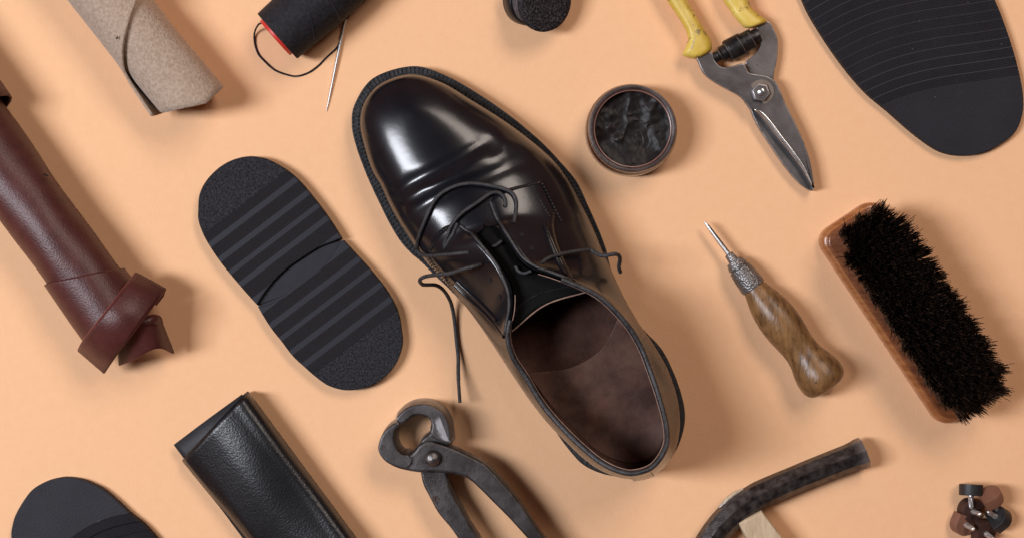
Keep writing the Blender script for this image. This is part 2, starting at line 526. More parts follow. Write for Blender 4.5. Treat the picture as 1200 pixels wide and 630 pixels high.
# eyelet tabs lying on the quarters
def tab(inner, outer, front, n=44, mcols=14, lift=3.0):
    a = spl(inner, n); b = spl(outer, n)
    fr = spl(front, mcols)
    R = []
    for i in range(n):
        w = max(0, 1 - i / 6.0)
        row = []
        for k in range(mcols):
            t = k / (mcols - 1)
            p = a[i] * (1 - t) + b[i] * t
            lin = a[0] * (1 - t) + b[0] * t
            p = p + (fr[k] - lin) * w * w
            row.append(tuple(p))
        R.append(row)
    top = [[drape(x, y, lift if 0 < k < mcols - 1 else lift * .8) for k, (x, y) in enumerate(r)] for r in R]
    # smooth the drape
    for _ in range(2):
        new = [[v.copy() for v in r] for r in top]
        for i in range(1, n - 1):
            for k in range(1, mcols - 1):
                new[i][k] = (top[i - 1][k] + top[i + 1][k] + top[i][k - 1] + top[i][k + 1] + top[i][k] * 2) / 6
        top = new
    o = grid('eyelet_tab', top, M['leather'], shoe)
    solid(o, 3.2, -1 if o.data.polygons[0].normal.z > 0 else 1)
    return o, R, top
tabR, RR, topR = tab([(575, 238), (583, 258), (599, 284), (612, 303), (629, 315), (650, 323), (668, 330)],
             [(634, 213), (642, 231), (649, 248), (648, 266), (653, 288), (663, 312), (674, 332)],
             [(575, 238), (580, 229), (598, 221), (616, 217), (634, 213)])
tabL, RL, topL = tab([(540, 265), (556, 277), (571, 293), (583, 309), (592, 326), (598, 344), (599, 362), (596, 378), (594, 392)],
             [(504, 297), (511, 309), (522, 321), (533, 332), (550, 348), (567, 364), (581, 378), (592, 392)],
             [(540, 265), (530, 263), (520, 267), (510, 279), (504, 297)])
def dashes(name, path, lift, n, r, parent, m='stitch'):
    pts = onshoe(path, lift, n * 2 + 1)
    multi(name, [tube_geo([pts[2 * k], pts[2 * k + 1]], r, 5) for k in range(n)], M[m], parent)
dashes('stitching', [(597, 224), (616, 219), (632, 215)], 3.6, 10, .9, shoe)
dashes('stitching', [(623, 219), (630, 233), (638, 247), (644, 257)], 3.6, 11, .9, shoe)
dashes('stitching', [(634, 216), (642, 232), (650, 248), (658, 262)], 3.2, 12, .9, shoe)
dashes('stitching', [(532, 266), (521, 270), (512, 281), (506, 295)], 3.6, 12, .8, shoe)
dashes('stitching', [(500, 300), (509, 314), (522, 329), (533, 343)], 1.2, 14, .8, shoe)
dashes('stitching', [(505, 297), (514, 311), (526, 324), (534, 333)], 3.8, 12, .8, shoe)
# piping folds
tube('piping', onshoe([(640, 262), (641, 270), (649, 290), (658, 310), (668, 328)], 1.4, 24), 2.4, M['leather'], shoe)
tube('piping', onshoe([(636, 264), (644, 288), (653, 309), (662, 326)], 3.6, 24), 2.0, M['leather'], shoe)
tube('piping', onshoe([(534, 333), (548, 347), (566, 363), (582, 380), (592, 394)], 1.4, 24), 2.4, M['leather'], shoe)
tube('piping', onshoe([(538, 328), (552, 341), (570, 358), (585, 374)], 3.6, 24), 2.0, M['leather'], shoe)
# facing edges of the tabs, rubbed grey
tube('tab_edge', [v + Vector((0, 0, -.8 * U)) for v in [r[0] for r in topR]], 1.9, M['edge'], tabR)
tube('tab_edge', [v + Vector((0, 0, -.8 * U)) for v in [r[0] for r in topL]], 1.9, M['edge'], tabL)
# eyelets
for x, y in [(611, 277), (622, 292.5), (601, 262), (592, 242), (635, 309), (576, 327), (588, 347), (550, 295), (563, 310), (523, 290)]:
    c = drape(x, y, 0); nrm = (drape(x, y, 10) - c).normalized()
    rs = 2.6
    tube('eyelet', [c + nrm * 2.0 * U, c + nrm * 3.9 * U], [rs, rs], M['hole'], shoe, seg=14)
# heel back strip
hb = []
sp = [tuple(Fw[21 * SUB - 4] + np.array([*OUT[21 * SUB - 4] * 2, 6]))]
# backstay: a strip up the back seam
bi = 20 * SUB + 6
strip = []
for j in range(4, MV + 1):
    r = []
    for di in (-4, -2, 0, 2, 4):
        p = rows[j, bi + di].copy(); p[:2] += OUT[bi + di] * 1.4; r.append(W(*p))
    strip.append(r)
solid(grid('backstay', strip, M['leather'], shoe), 1.2, 0)

# laces: one part, several runs
def run(pts, n=60):
    return [P(*q) for q in spl(pts, n)]
def lift_path(pts, lift, n=60):
    out = []
    for x, y, l in spl(pts, n):
        out.append(drape(x, y, max(2.0, l * .62)))
    return out
def smoothp(pts, it=4):
    for _ in range(it):
        pts = [pts[0]] + [(pts[i - 1] + pts[i] * 2 + pts[i + 1]) / 4 for i in range(1, len(pts) - 1)] + [pts[-1]]
    return pts
lr_ = 2.25
L1 = smoothp(lift_path([(602, 263, 2), (604, 250, 6), (605, 238, 8), (600, 227, 9), (588, 222, 8), (573, 219, 8), (558, 217, 9), (540, 216, 9), (524, 221, 9),
                (513, 232, 8), (505, 247, 7), (498, 263, 6), (492, 279, 5), (490, 290, 5), (495, 297, 6), (505, 298, 7), (520, 297, 8), (536, 296, 7), (550, 295, 2)], 120))
L2 = smoothp(lift_path([(592, 243, 2), (592, 236, 6), (586, 228, 8), (577, 227, 8), (568, 233, 9), (556, 242, 10), (543, 251, 10), (533, 262, 10), (527, 274, 8), (522, 288, 3)], 80))
L2b = smoothp(lift_path([(523, 290, 3), (529, 281, 6), (534, 270, 6), (537, 262, 5)], 24))
L3 = run([(563, 310, 124), (556, 312, 130), (543, 315, 127), (527, 320, 118), (510, 322, 106), (498, 324, 92), (492, 328, 80), (495, 333, 68), (502, 333.5, 58), (511, 334, 48),
          (519, 339, 36), (526, 349, 22), (530, 360, 10), (533, 378, 5), (535, 398, 4), (537, 418, 7), (537, 435, 12), (537.5, 450, 17), (539, 471, 24)], 130)
L4 = smoothp(lift_path([(633, 310, 2), (640, 305, 7), (653, 301, 10), (670, 298, 14), (687, 297, 18)], 30), 2)
L4 += run([(700, 300, 104), (713, 299, 106), (722, 297, 104), (727, 302, 92), (725, 312, 82), (727, 319, 74)], 30)
L4 = smoothp(L4, 6)
L5 = run([(577, 289, 114), (582, 287, 118), (588, 282, 121)], 12)
L6 = run([(604, 312, 126), (608, 318, 128), (615, 320, 130), (623, 317, 134)], 16)
L7 = smoothp(lift_path([(670, 319, 1.5), (680, 321, 2), (688, 320, 2), (694, 313, 4), (704, 305, 9), (712, 301, 14)], 40), 3)
lace = multi('shoelace', [tube_geo(q, lr_, 8) for q in (L1, L2, L2b, L3[:118], L4)] + [tube_geo(q, 1.9, 8) for q in (L5, L6)], M['lace'], shoe)
tube('aglet', L3[117:], 2.0, M['edge'], lace, seg=8)

# ------------------------------------------------------------------ more materials
M['iron'] = mat('old_dark_iron', (.046, .040, .039), (.110, .101, .102), rough=.42, metal=.75, nscale=3.5, rvar=.18,
                bumps=[('noise', 9, .22), ('noise', 60, .18)], spots=(4, .60, (.050, .028, .020)), wear=(.53, .04, (.36, .35, .36)))
M['iron_hammer'] = mat('pitted_brown_iron', (.013, .0095, .0085), (.050, .039, .036), rough=.40, metal=.8, nscale=5, rvar=.15,
                bumps=[('noise', 7, .25), ('noise', 45, .2)], spots=(9, .57, (.010, .007, .006)), wear=(.55, .05, (.26, .23, .22)))
M['steel'] = mat('grey_tool_steel', (.10, .092, .092), (.18, .168, .168), rough=.38, metal=.8, nscale=3, rvar=.12,
                 bumps=[('noise', 50, .06)], spots=(6, .66, (.09, .055, .04)), wear=(.515, .04, (.45, .43, .43)))
M['bright'] = mat('bright_ground_steel', (.55, .54, .54), (.7, .7, .7), rough=.25, metal=.9, nscale=10)
M['yellow'] = mat('worn_yellow_paint', (.60, .41, .05), (.76, .56, .12), rough=.42, nscale=3, rvar=.1, bumps=[('noise', 14, .25)],
                  spots=(8, .575, (.24, .17, .06)))
M['spring'] = mat('blackened_spring_steel', (.02, .02, .02), (.06, .055, .055), rough=.35, metal=.7, nscale=8, bumps=[('noise', 25, .3)])
M['awlwood'] = mat('old_turned_wood', (.085, .038, .013), (.29, .150, .055), rough=.36, nscale=2.4, lo=.3, hi=.7, rvar=.12,
                   stretch=((5, 1.1, 5), (0, 0, math.radians(-37))), bumps=[('noise', 6, .3)], spots=(6, .60, (.018, .010, .007)))
M['palewood'] = mat('pale_ash_wood', (.46, .34, .21), (.62, .49, .33), rough=.6, nscale=2.5, stretch=((9, 1.2, 2), (0, 0, math.radians(-53))), bumps=[('noise', 8, .3)])
M['brushwood'] = mat('varnished_red_wood', (.11, .030, .010), (.23, .075, .026), rough=.28, nscale=2.2, coat=.4, stretch=((1.2, 8, 2), (0, 0, math.radians(56))), bumps=[('noise', 12, .12)])
M['brushedge'] = mat('varnished_red_wood_side', (.25, .080, .024), (.41, .165, .058), rough=.28, nscale=2.2, coat=.4, stretch=((1.2, 8, 2), (0, 0, math.radians(56))), bumps=[('noise', 12, .12)])
M['bristle'] = mat('dark_horsehair', (.010, .006, .0045), (.050, .028, .019), rough=.36, nscale=30, spec=.8)
M['suede'] = mat('tan_suede', (.35, .26, .19), (.49, .38, .295), rough=.95, nscale=26, spec=.1, sheen=.3, bumps=[('noise', 38, .9)])
M['burgundy'] = mat('burgundy_leather', (.058, .0125, .011), (.080, .020, .018), rough=.42, nscale=6, spec=.42, bumps=[('vor', 52, .12), ('noise', 34, .1), ('noise', 6, .14)])
M['burgundy_edge'] = mat('burgundy_cut_edge', (.16, .04, .03), (.2, .055, .04), rough=.7, nscale=9)
M['grain'] = mat('black_grained_leather', (.005, .005, .006), (.008, .008, .010), rough=.36, nscale=5, spec=.35, coat=.3, coatr=.24, bumps=[('vor', 40, .08), ('noise', 60, .12), ('noise', 2.5, .15)])
M['thread'] = mat('black_thread', (.010, .0095, .012), (.024, .0235, .028), rough=.6, spec=.2, nscale=20, bumps=[('noise', 60, .6)])
M['red'] = mat('red_plastic', (.62, .03, .02), (.7, .045, .03), rough=.4)
M['needle'] = mat('needle_steel', (.60, .58, .56), (.7, .68, .66), rough=.38, metal=.9)
M['jar'] = mat('dark_brown_glass_jar', (.035, .010, .008), (.075, .022, .016), rough=.2, nscale=7, coat=.5, rvar=.08)
M['jarrim'] = mat('polish_stained_rim', (.028, .017, .015), (.070, .046, .042), rough=.4, nscale=6, bumps=[('noise', 25, .3)])
M['polish'] = mat('black_shoe_polish', (.006, .0042, .004), (.014, .0095, .009), rough=.45, nscale=4, spec=.24, bumps=[('noise', 30, .03)])
M['foam'] = mat('dark_foam', (.018, .016, .018), (.085, .075, .08), rough=.95, nscale=38, lo=.45, hi=.7, spec=.1, bumps=[('vor', 34, .9)])
M['foamside'] = mat('grey_foam_side', (.06, .057, .065), (.15, .14, .155), rough=.95, nscale=40, spec=.1, bumps=[('vor', 34, .7)])
M['cap'] = mat('black_plastic_cap', (.01, .009, .009), (.014, .012, .012), rough=.35)
M['tipbrown'] = mat('light_brown_rubber', (.17, .075, .045), (.21, .095, .06), rough=.6, nscale=6, bumps=[('noise', 40, .2)])
M['tipdark'] = mat('dark_brown_rubber', (.035, .014, .010), (.05, .02, .014), rough=.55, nscale=6, bumps=[('noise', 40, .2)])
M['tipblack'] = mat('black_rubber', (.012, .011, .012), (.018, .017, .018), rough=.5, nscale=6, bumps=[('noise', 40, .2)])

def rubber(name, axis, stops, bandcol, plaincol, pebble, loc, microscale=55, wave=None, lines=()):
    """black rubber: fine ribs, smooth strips and pebbled ends, all along one axis (working units, image frame)"""
    k = NT(name); b = k.b
    tc = k.n('ShaderNodeTexCoord'); vec = tc.outputs['Object']
    dt = k.n('ShaderNodeVectorMath', _operation='DOT_PRODUCT'); k.l(vec, dt.inputs[0]); dt.inputs[1].default_value = (axis[0], -axis[1], 0)
    d = k.math('ADD', k.math('MULTIPLY', dt.outputs['Value'], 100), 0)       # working units from the origin of the thing
    if wave:
        dx = k.n('ShaderNodeVectorMath', _operation='DOT_PRODUCT'); k.l(vec, dx.inputs[0]); dx.inputs[1].default_value = (-axis[1], -axis[0], 0)
        xx = k.math('MULTIPLY', dx.outputs['Value'], 100)
        d = wave(k, d, xx)
    lo, hi = stops
    u = k.math('DIVIDE', k.math('SUBTRACT', d, lo), hi - lo)
    return k, d, u
def finish_rubber(k, colr, masks, rough=.55):
    b = k.b
    k.l(colr, b.inputs['Base Color']); b.inputs['Roughness'].default_value = rough; b.inputs['Specular IOR Level'].default_value = .16
    prev = None
    for h, st, dist in masks:
        bp = k.n('ShaderNodeBump', Strength=st, Distance=dist); k.l(h, bp.inputs['Height'])
        if prev: k.l(prev, bp.inputs['Normal'])
        prev = bp.outputs[0]
    k.l(prev, b.inputs['Normal'])

# ------------------------------------------------------------------ rubber heels (two, edge to edge)
def heel_mat(name, loc, strips, peb, smooth, flip):
    cx, cy = (loc.x / U + 600), (-loc.y / U + 315)
    n = (.605, .796)
    base = .605 * 600 + .796 * 315
    off = (.605 * loc.x / U + .796 * -loc.y / U)
    f = 1 - 14 / HC
    def dd(v): return (v - base) * f - off
    lo, hi = dd(350), dd(590)
    k, d, u = rubber(name, n, (lo, hi), None, None, None, loc)
    def uu(v): return (dd(v) - lo) / (hi - lo)
    dark = (.0125, .0115, .014, 1); light = (.025, .026, .034, 1); pb = (.017, .017, .021, 1)
    ev = []
    for s_ in strips: ev += [(uu(s_ - 3.2), light), (uu(s_ + 3.2), dark)]
    if flip:      # pebbled end at the far (large) side
        st = [(0, light), (uu(smooth), dark)] + ev + [(uu(peb), pb)]
    else:
        st = [(0, pb), (uu(peb), dark)] + ev + [(uu(smooth), light)]
    c = k.ramp(u, st, 'CONSTANT')
    ispb = k.math('GREATER_THAN', u, uu(peb)) if flip else k.math('LESS_THAN', u, uu(peb))
    st2 = [(p, g(1) if q == dark else g(0)) for p, q in st]
    rib = k.ramp(u, st2, 'CONSTANT')
    v = k.n('ShaderNodeTexNoise', Scale=40, Detail=2, Roughness=.5)
    tc = k.n('ShaderNodeTexCoord'); k.l(tc.outputs['Object'], v.inputs['Vector'])
    wv = k.math('SINE', k.math('MULTIPLY', d, 3.9))
    dx = k.n('ShaderNodeVectorMath', _operation='DOT_PRODUCT'); k.l(tc.outputs['Object'], dx.inputs[0]); dx.inputs[1].default_value = (79.6, 60.5, 0)
    wv2 = k.math('SINE', k.math('MULTIPLY', dx.outputs['Value'], 3.9))
    ribh = k.math('MULTIPLY', k.math('ADD', wv, k.math('MULTIPLY', wv2, .6)), rib)
    pebh = k.math('MULTIPLY', v.outputs['Fac'], ispb)
    pc = k.ramp(v.outputs['Fac'], [(.34, (.012, .012, .0145)), (.68, (.036, .036, .043))])
    mx = k.n('ShaderNodeMix', _data_type='RGBA'); k.l(ispb, mx.inputs[0]); k.l(c, mx.inputs[6]); k.l(pc, mx.inputs[7])
    finish_rubber(k, mx.outputs[2], [(rib, -.5, .012), (ribh, .35, .008), (pebh, .8, .04)], .52)
    return k.m
h1o = [(232, 243), (233, 230), (238, 217), (248, 204), (262, 192.5), (278, 185.5), (295, 183), (312, 186), (328, 194), (341, 203), (353, 214.5), (370, 235), (387, 258), (400, 279)]
br1 = [(388, 284), (373, 290), (357, 300), (338, 313), (322, 328), (310, 343), (301, 357)]
h1l = [(284, 338), (259, 308), (243, 284), (236, 270), (232, 257)]
up = np.vstack([spl(h1o, 60), spl([(400, 279)] + br1, 40)[1:], spl([(301, 357)] + h1l + [(232, 243)], 40)[1:-1]])
G = 'rubber heel pieces laid end to end'
hA = thing('rubber_heel', 'ribbed black rubber heel piece with hollowed edge, upper one of the touching pair', 'rubber heel', P(316, 270), G)
mA = heel_mat('ribbed_rubber', hA.location, [377, 398, 417, 435.5], 363, 456, False)
plate('heel_pad', up, 0, 17, mA, hA, bev=1.6, sharp=40)
h2 = np.vstack([spl([(302, 359), (313, 357), (335, 347), (355, 332), (373, 318), (387, 303), (397, 288), (402, 281)], 40),
                spl([(402, 281), (413, 293), (427, 308), (440, 323), (453, 340), (465, 362), (470, 385), (471, 405), (464, 425), (450, 442), (430, 453), (408, 457), (387, 452.5), (372, 443),
                     (357, 430), (343, 417), (330, 400), (318, 385), (309, 371), (302, 359)], 110)[1:-1]])
hB = thing('rubber_heel', 'ribbed black rubber heel piece with smooth lip, lower one of the touching pair', 'rubber heel', P(386, 370), G)
mB = heel_mat('ribbed_rubber_second', hB.location, [495, 514.5, 534.5, 555.5], 571, 478, True)
plate('heel_pad', h2, 0, 15, mB, hB, bev=1.2, sharp=40)
lipm = mat('smooth_rubber', (.022, .0225, .029), (.026, .0265, .034), rough=.55, nscale=8, spec=.15, bumps=[('noise', 60, .04)])
lip = np.vstack([spl([(402, 281.5)] + [(x + .6, y + .8) for x, y in br1] + [(302, 358)], 40), spl([(302, 359), (313, 358), (335, 348), (355, 333), (373, 319), (387, 304), (397, 289), (402, 282)], 40)[1:-1]])
plate('breast_lip', lip, 0, 11, lipm, hB, bev=.6, sharp=40)

# ------------------------------------------------------------------ half soles
def sole_mat(name, axis, loc, h, first, pitch, shape, plain_side, linecol, micro, base, lw=1.1):
    """shape(x): offset of the line at lateral position x, written with math nodes"""
    k = NT(name)
    tc = k.n('ShaderNodeTexCoord'); vec = tc.outputs['Object']
    def dot(v):
        q_ = k.n('ShaderNodeVectorMath', _operation='DOT_PRODUCT'); k.l(vec, q_.inputs[0]); q_.inputs[1].default_value = (v[0] * 100, -v[1] * 100, 0); return q_.outputs['Value']
    d = dot(axis); x = dot((-axis[1], axis[0]))
    dd = k.math('SUBTRACT', d, shape(k, x))          # distance from the border of the plain toe, along the axis
    ribd = k.math('LESS_THAN', dd, 0) if plain_side > 0 else k.math('GREATER_THAN', dd, 0)
    md = k.math('MODULO', k.math('ADD', k.math('ABSOLUTE', dd), pitch * 0 + lw * .5), pitch)
    line = k.math('MULTIPLY', k.math('LESS_THAN', md, lw), ribd)
    mic = k.math('MULTIPLY', k.math('SINE', k.math('MULTIPLY', dd, 3.3)), ribd)
    nz = k.n('ShaderNodeTexNoise', Scale=1.6, Detail=6, Roughness=.65); k.l(vec, nz.inputs['Vector'])
    c0 = k.ramp(nz.outputs['Fac'], [(.35, base[0]), (.65, base[1])])
    mx0 = k.n('ShaderNodeMix', _data_type='RGBA'); k.l(k.math('MULTIPLY', ribd, .22), mx0.inputs[0]); k.l(c0, mx0.inputs[6]); mx0.inputs[7].default_value = (.008, .0075, .0095, 1)
    # dust specks
    sp_ = k.n('ShaderNodeTexVoronoi', Scale=4.5); k.l(vec, sp_.inputs['Vector'])
    spk = k.math('LESS_THAN', sp_.outputs['Distance'], .035)
    mx = k.n('ShaderNodeMix', _data_type='RGBA'); k.l(line, mx.inputs[0]); k.l(mx0.outputs[2], mx.inputs[6]); mx.inputs[7].default_value = (*linecol, 1)
    mx2 = k.n('ShaderNodeMix', _data_type='RGBA'); k.l(k.math('MULTIPLY', spk, .5), mx2.inputs[0]); k.l(mx.outputs[2], mx2.inputs[6]); mx2.inputs[7].default_value = (.16, .15, .15, 1)
    fine = k.n('ShaderNodeTexNoise', Scale=45, Detail=3); k.l(vec, fine.inputs['Vector'])
    finish_rubber(k, mx2.outputs[2], [(fine.outputs['Fac'], .25, .02), (line, .6, .012), (mic, micro, .006)], .58)
    return k.m
so = [(941, 0), (950, 19), (968, 48), (990, 79), (1015, 108), (1041, 130), (1066, 152), (1091, 171), (1110, 180), (1133, 182.5), (1155, 178), (1174, 168), (1190, 155),
      (1198, 136), (1199.5, 117), (1196, 92), (1187, 57), (1174, 19), (1166, 0), (1150, -40), (1110, -85), (1040, -100), (970, -75), (938, -35), (936, -15)]
locS = P(1070, 110)
axS = (.33, .944)   # towards the toe (down, slightly right)
def shapeS(k, x):
    # boundary measured along the axis as a function of lateral x
    a = k.math('MULTIPLY', k.math('SINE', k.math('ADD', k.math('MULTIPLY', x, .021), 1.1)), -6.0)
    b2 = k.math('MULTIPLY', k.math('MULTIPLY', x, x), .0006)
    return k.math('ADD', k.math('ADD', a, 6.0), k.math('ADD', b2, k.math('MULTIPLY', x, .0)))
mS = sole_mat('grooved_rubber', axS, locS, 10, 0, 11.6, shapeS, 1, (.048, .047, .054), .5, ((.017, .0165, .021), (.022, .0217, .027)), .9)
so_o = plate('half_sole', so, 0, 10, mS, None, bev=1.0, n=160)
# move the origin of the single-mesh thing to its base
def recentre(o, loc):
    o.data.transform(Matrix.Translation(-loc)); o.location = loc
recentre(so_o, locS)
tag(so_o, 'black rubber half sole with wavy cross grooves in the top right corner', 'half sole')
sb = [(13, 630), (14, 617), (18, 603), (27, 587), (38, 573), (53, 564), (67, 560), (78, 559), (93, 561), (103, 564.5), (120, 573), (137, 587), (153, 602), (167, 613), (182, 629),
      (205, 656), (222, 690), (226, 725), (205, 758), (150, 775), (80, 765), (35, 725), (17, 670)]
locB = P(110, 640)
axB = (-.50, -.866)
def shapeB(k, x):
    return k.math('MULTIPLY', k.math('MULTIPLY', k.math('SUBTRACT', x, 6), k.math('SUBTRACT', x, 6)), -.0038)
mSB = sole_mat('fine_grooved_rubber', axB, locB, 10, 0, 12.5, lambda k, x: k.math('ADD', shapeB(k, x), 24), 1, (.006, .006, .007), .8, ((.020, .0196, .025), (.027, .0265, .033)), 1.0)
sb_o = plate('half_sole', sb, 0, 11, mSB, None, bev=1.0, n=150)
recentre(sb_o, locB)
tag(sb_o, 'dark grey rubber half sole with plain rounded toe, bottom left corner', 'half sole')

# ------------------------------------------------------------------ pincers
pin = thing('pincers', 'old dark iron shoemaker pincers with round jaws and a rivet, below the shoe', 'pincers', P(507, 537))
jA = [(465, 494), (459, 497), (451, 504), (445, 515), (443, 527), (450, 539), (463, 547), (477, 551), (494, 553.5), (511, 553.5), (534, 556), (549, 561), (563, 573), (580, 590), (597, 607), (617, 629),
      (645, 660), (680, 706), (700, 740), (722, 732), (703, 700), (668, 664), (637, 629), (620, 604), (603, 581), (586, 561), (569, 544), (549, 533), (529, 524), (511, 518), (500, 516.5), (491, 521), (483, 530),
      (474, 533), (466, 527.5), (462, 516), (463, 505), (467, 498)]
jB = [(465, 490), (470, 483), (479, 477), (489, 474), (499, 474), (508, 477), (519, 485), (525, 497), (527, 508), (527, 520), (524, 540), (524, 556), (527, 570), (533, 584), (543, 601), (551, 616), (560, 630), (575, 655), (600, 700), (612, 735),
      (592, 742), (578, 705), (556, 662), (543, 640), (529, 619), (514, 601), (503, 581), (496, 567), (493, 553), (490, 535), (494, 516), (503, 508), (506, 499), (503, 490), (494, 486), (484, 487), (476, 493), (471, 496)]
pb_ = plate('jaw_half', jB, 4, 38, M['iron'], pin, bev=2.5, n=260, flare=1.0)
pa_ = plate('jaw_half', jA, 14, 46, M['iron'], pin, bev=3.5, n=260)
# deep cutting lips of the jaws: taller and flared outward
oB = [(464, 491), (469, 484), (478, 477), (489, 473.5), (500, 473.5), (510, 477), (520, 485), (526, 497), (528, 510), (528, 519), (515, 517), (505, 508), (506, 499), (503, 490), (494, 486), (484, 487), (476, 493), (470, 496)]
plate('jaw_lip', oB, 0, 50, M['iron'], pb_, bev=2.0, n=140, flare=3.0)
oA = [(466, 494.5), (459, 498), (451, 505), (445, 516), (443.5, 527), (450, 538.5), (463, 546), (476, 549), (484, 540), (478, 533), (472, 532), (466, 527), (462, 516), (463, 505), (468, 498)]
plate('jaw_lip', oA, 0, 48, M['iron'], pa_, bev=2.0, n=140, flare=2.0)
rv = P(507, 537, 50)
tube('rivet', [rv + Vector((0, 0, z * U)) for z in (-12, -2, 1, 3, 4.4, 5)], [9.5, 9.5, 8.6, 6.2, 3.4, .6], mat('worn_rivet_iron', (.12, .11, .11), (.24, .22, .21), rough=.4, metal=.9, bumps=[('noise', 25, .4)]), pin, seg=24)

# ------------------------------------------------------------------ hammer
ham = thing('hammer', 'old iron cobbler hammer with bent head and pale wooden handle, bottom edge', 'hammer', P(890, 585))
hpth = spl([(1013, 529.5, 20), (1000, 534.5, 20), (950, 554, 20), (905, 573, 20), (885, 583, 20), (862, 599, 20), (840, 622, 20), (822, 650, 19), (806, 684, 17), (797, 715, 14)], 46)
hr = [lerp(i / 45, [0, .03, .05, .3, .45, .6, 1], [18.5, 18, 16.4, 15.8, 16.6, 16.8, 14]) for i in range(46)]
head = tube('hammer_head', [P(*q) for q in hpth], hr, M['iron_hammer'], ham, seg=8, rot=math.radians(14), sharp=25)
# eye of the head with the end of the handle in it
hd = mk('x', [(0, 0, 0)], [], M['palewood']) ; bpy.data.objects.remove(hd)
hq = [(865, 612), (893, 598), (918, 630), (955, 682), (1000, 745), (966, 766), (915, 690), (877, 634)]
plate('handle', hq, 6, 34, M['palewood'], ham, bev=4, n=None, sharp=30)
eye = [P(843, 594, 18), P(853, 586, 18), P(862, 579, 18), P(872, 573, 18)]
tube('eye_rim', eye, [2.0, 4.2, 4.2, 2.0], M['iron_hammer'], ham, seg=10)
tube('handle_end', [e + Vector((-.012, .016, .012)) for e in eye[0:4]], [.8, 2.6, 2.6, .8], M['palewood'], ham, seg=10)

# ------------------------------------------------------------------ shears
sh = thing('hand_shears', 'grey steel hand shears with worn yellow grips and a coil spring', 'shears', P(892, 108))
bB = [(887, 32), (900, 25), (907, 35), (911.5, 48), (911, 67), (908, 83), (907, 95), (915, 112), (912, 130), (925, 165), (945, 200), (953, 221), (950, 223.5), (945, 221), (934, 212), (919, 194), (904, 172), (889, 149), (881, 132),
      (878, 118), (884, 98), (880, 86), (875, 77), (874, 72), (882, 66), (888, 60), (891, 52), (890, 42)]
lowb = plate('lower_blade', bB, 5, 13, M['steel'], sh, bev=1.0, n=220)
bA = [(816, 64), (819, 74), (823, 83), (830, 91), (843, 99.5), (855, 106), (866, 112), (873, 119), (880, 129), (884, 128), (889, 133), (896, 141), (911, 160), (927, 179), (942, 199), (951, 216), (953.5, 222), (954, 215), (953, 207), (949, 187), (942, 166),
      (932, 144), (921, 122), (914, 105), (909, 96), (903, 91), (896, 88.5), (884, 86.5), (878, 85), (875, 80), (872, 75), (868, 74.5), (860, 77), (852, 79), (844, 77.5), (838, 71), (833, 61)]
topb = plate('upper_blade', bA, 13.3, 21, M['steel'], sh, bev=1.2, n=240)
def loft(name, left, right, h0, h1, m, parent, n=60, seg=20, power=2.6, end=.12):
    a, b = spl(left, n), spl(right, n); rws = []
    for i in range(n):
        t = i / (n - 1)
        sc = math.sqrt(max(.02, 1 - max(0, 1 - t / end) ** 2)) * math.sqrt(max(.02, 1 - max(0, 1 - (1 - t) / end) ** 2)) if end else 1
        c_ = (a[i] + b[i]) / 2; hw = (b[i] - a[i]) / 2; r = []
        for k in range(seg):
            an = 2 * math.pi * k / seg; ca, sa_ = math.cos(an), math.sin(an)
            ca = math.copysign(abs(ca) ** (2 / power), ca); sa_ = math.copysign(abs(sa_) ** (2 / power), sa_)
            zc_ = (h0 + h1) / 2; q = c_ + hw * ca * (.6 + .4 * sc)
            r.append(P(q[0], q[1], zc_ + (h1 - h0) / 2 * sa_ * sc))
        rws.append(r)
    V = [v for r in rws for v in r]; F = []
    for i in range(n - 1):
        for k in range(seg):
            F.append((i * seg + k, i * seg + (k + 1) % seg, (i + 1) * seg + (k + 1) % seg, (i + 1) * seg + k))
    F.append(tuple(range(seg))); F.append(tuple(range((n - 1) * seg, n * seg)))
    return mk(name, V, F, m, parent, True, 60)
ca_ = spl([(883, 129), (889, 132.5), (897, 141.5), (911, 160.5), (927, 180.5), (941, 199.5), (951.3, 217.5)], 50)
cb_ = spl([(884.5, 128.5), (892, 131), (902, 140), (918, 161), (932, 179.5), (944, 198), (952, 216.5)], 50)
solid(grid('cutting_edge', [[P(*a, 21.25), P(*((a + b) / 2), 22.1), P(*b, 22.9)] for a, b in zip(ca_, cb_)], M['bright'], topb), .3, -1)
hx = [(892 + 11 * math.cos(math.radians(a)), 108 + 11 * math.sin(math.radians(a))) for a in range(10, 370, 60)]
nut = plate('pivot_nut', hx, 20.8, 27, M['steel'], sh, bev=1.5)
wash = tube('washer', [P(892, 108, 20.9), P(892, 108, 22)], [14.5, 14.5], mat('rusty_washer', (.16, .11, .08), (.22, .18, .15), rough=.5, metal=.7), sh, seg=28)
tube('pivot_bolt', [P(892, 108, z) for z in (26, 28.5, 29.3)], [4.6, 4.4, 3.2], M['bright'], nut, seg=20)
sa, sb2 = P(836, 68.5, 16), P(889, 41, 16)
tt = [0, .17, .171, .30, .301, .33, .62, .621, .86, .861, 1]
rr2 = [6.2, 6.2, 8.8, 9.2, 12.2, 12.8, 13.0, 11.6, 11.2, 9.0, 8.4]
spg = tube('coil_spring', [sa.lerp(sb2, t) for t in tt], rr2, M['spring'], sh, seg=24, sharp=30)
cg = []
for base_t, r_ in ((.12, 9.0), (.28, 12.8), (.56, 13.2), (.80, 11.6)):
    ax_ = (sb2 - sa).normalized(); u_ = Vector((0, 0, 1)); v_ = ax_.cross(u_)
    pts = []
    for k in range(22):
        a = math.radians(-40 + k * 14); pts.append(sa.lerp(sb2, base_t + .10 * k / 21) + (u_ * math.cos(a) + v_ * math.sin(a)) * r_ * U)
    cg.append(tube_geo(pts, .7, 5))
multi('coil_edge', cg, mat('rubbed_spring_edge', (.13, .12, .12), (.2, .19, .19), rough=.35, metal=.8), spg)
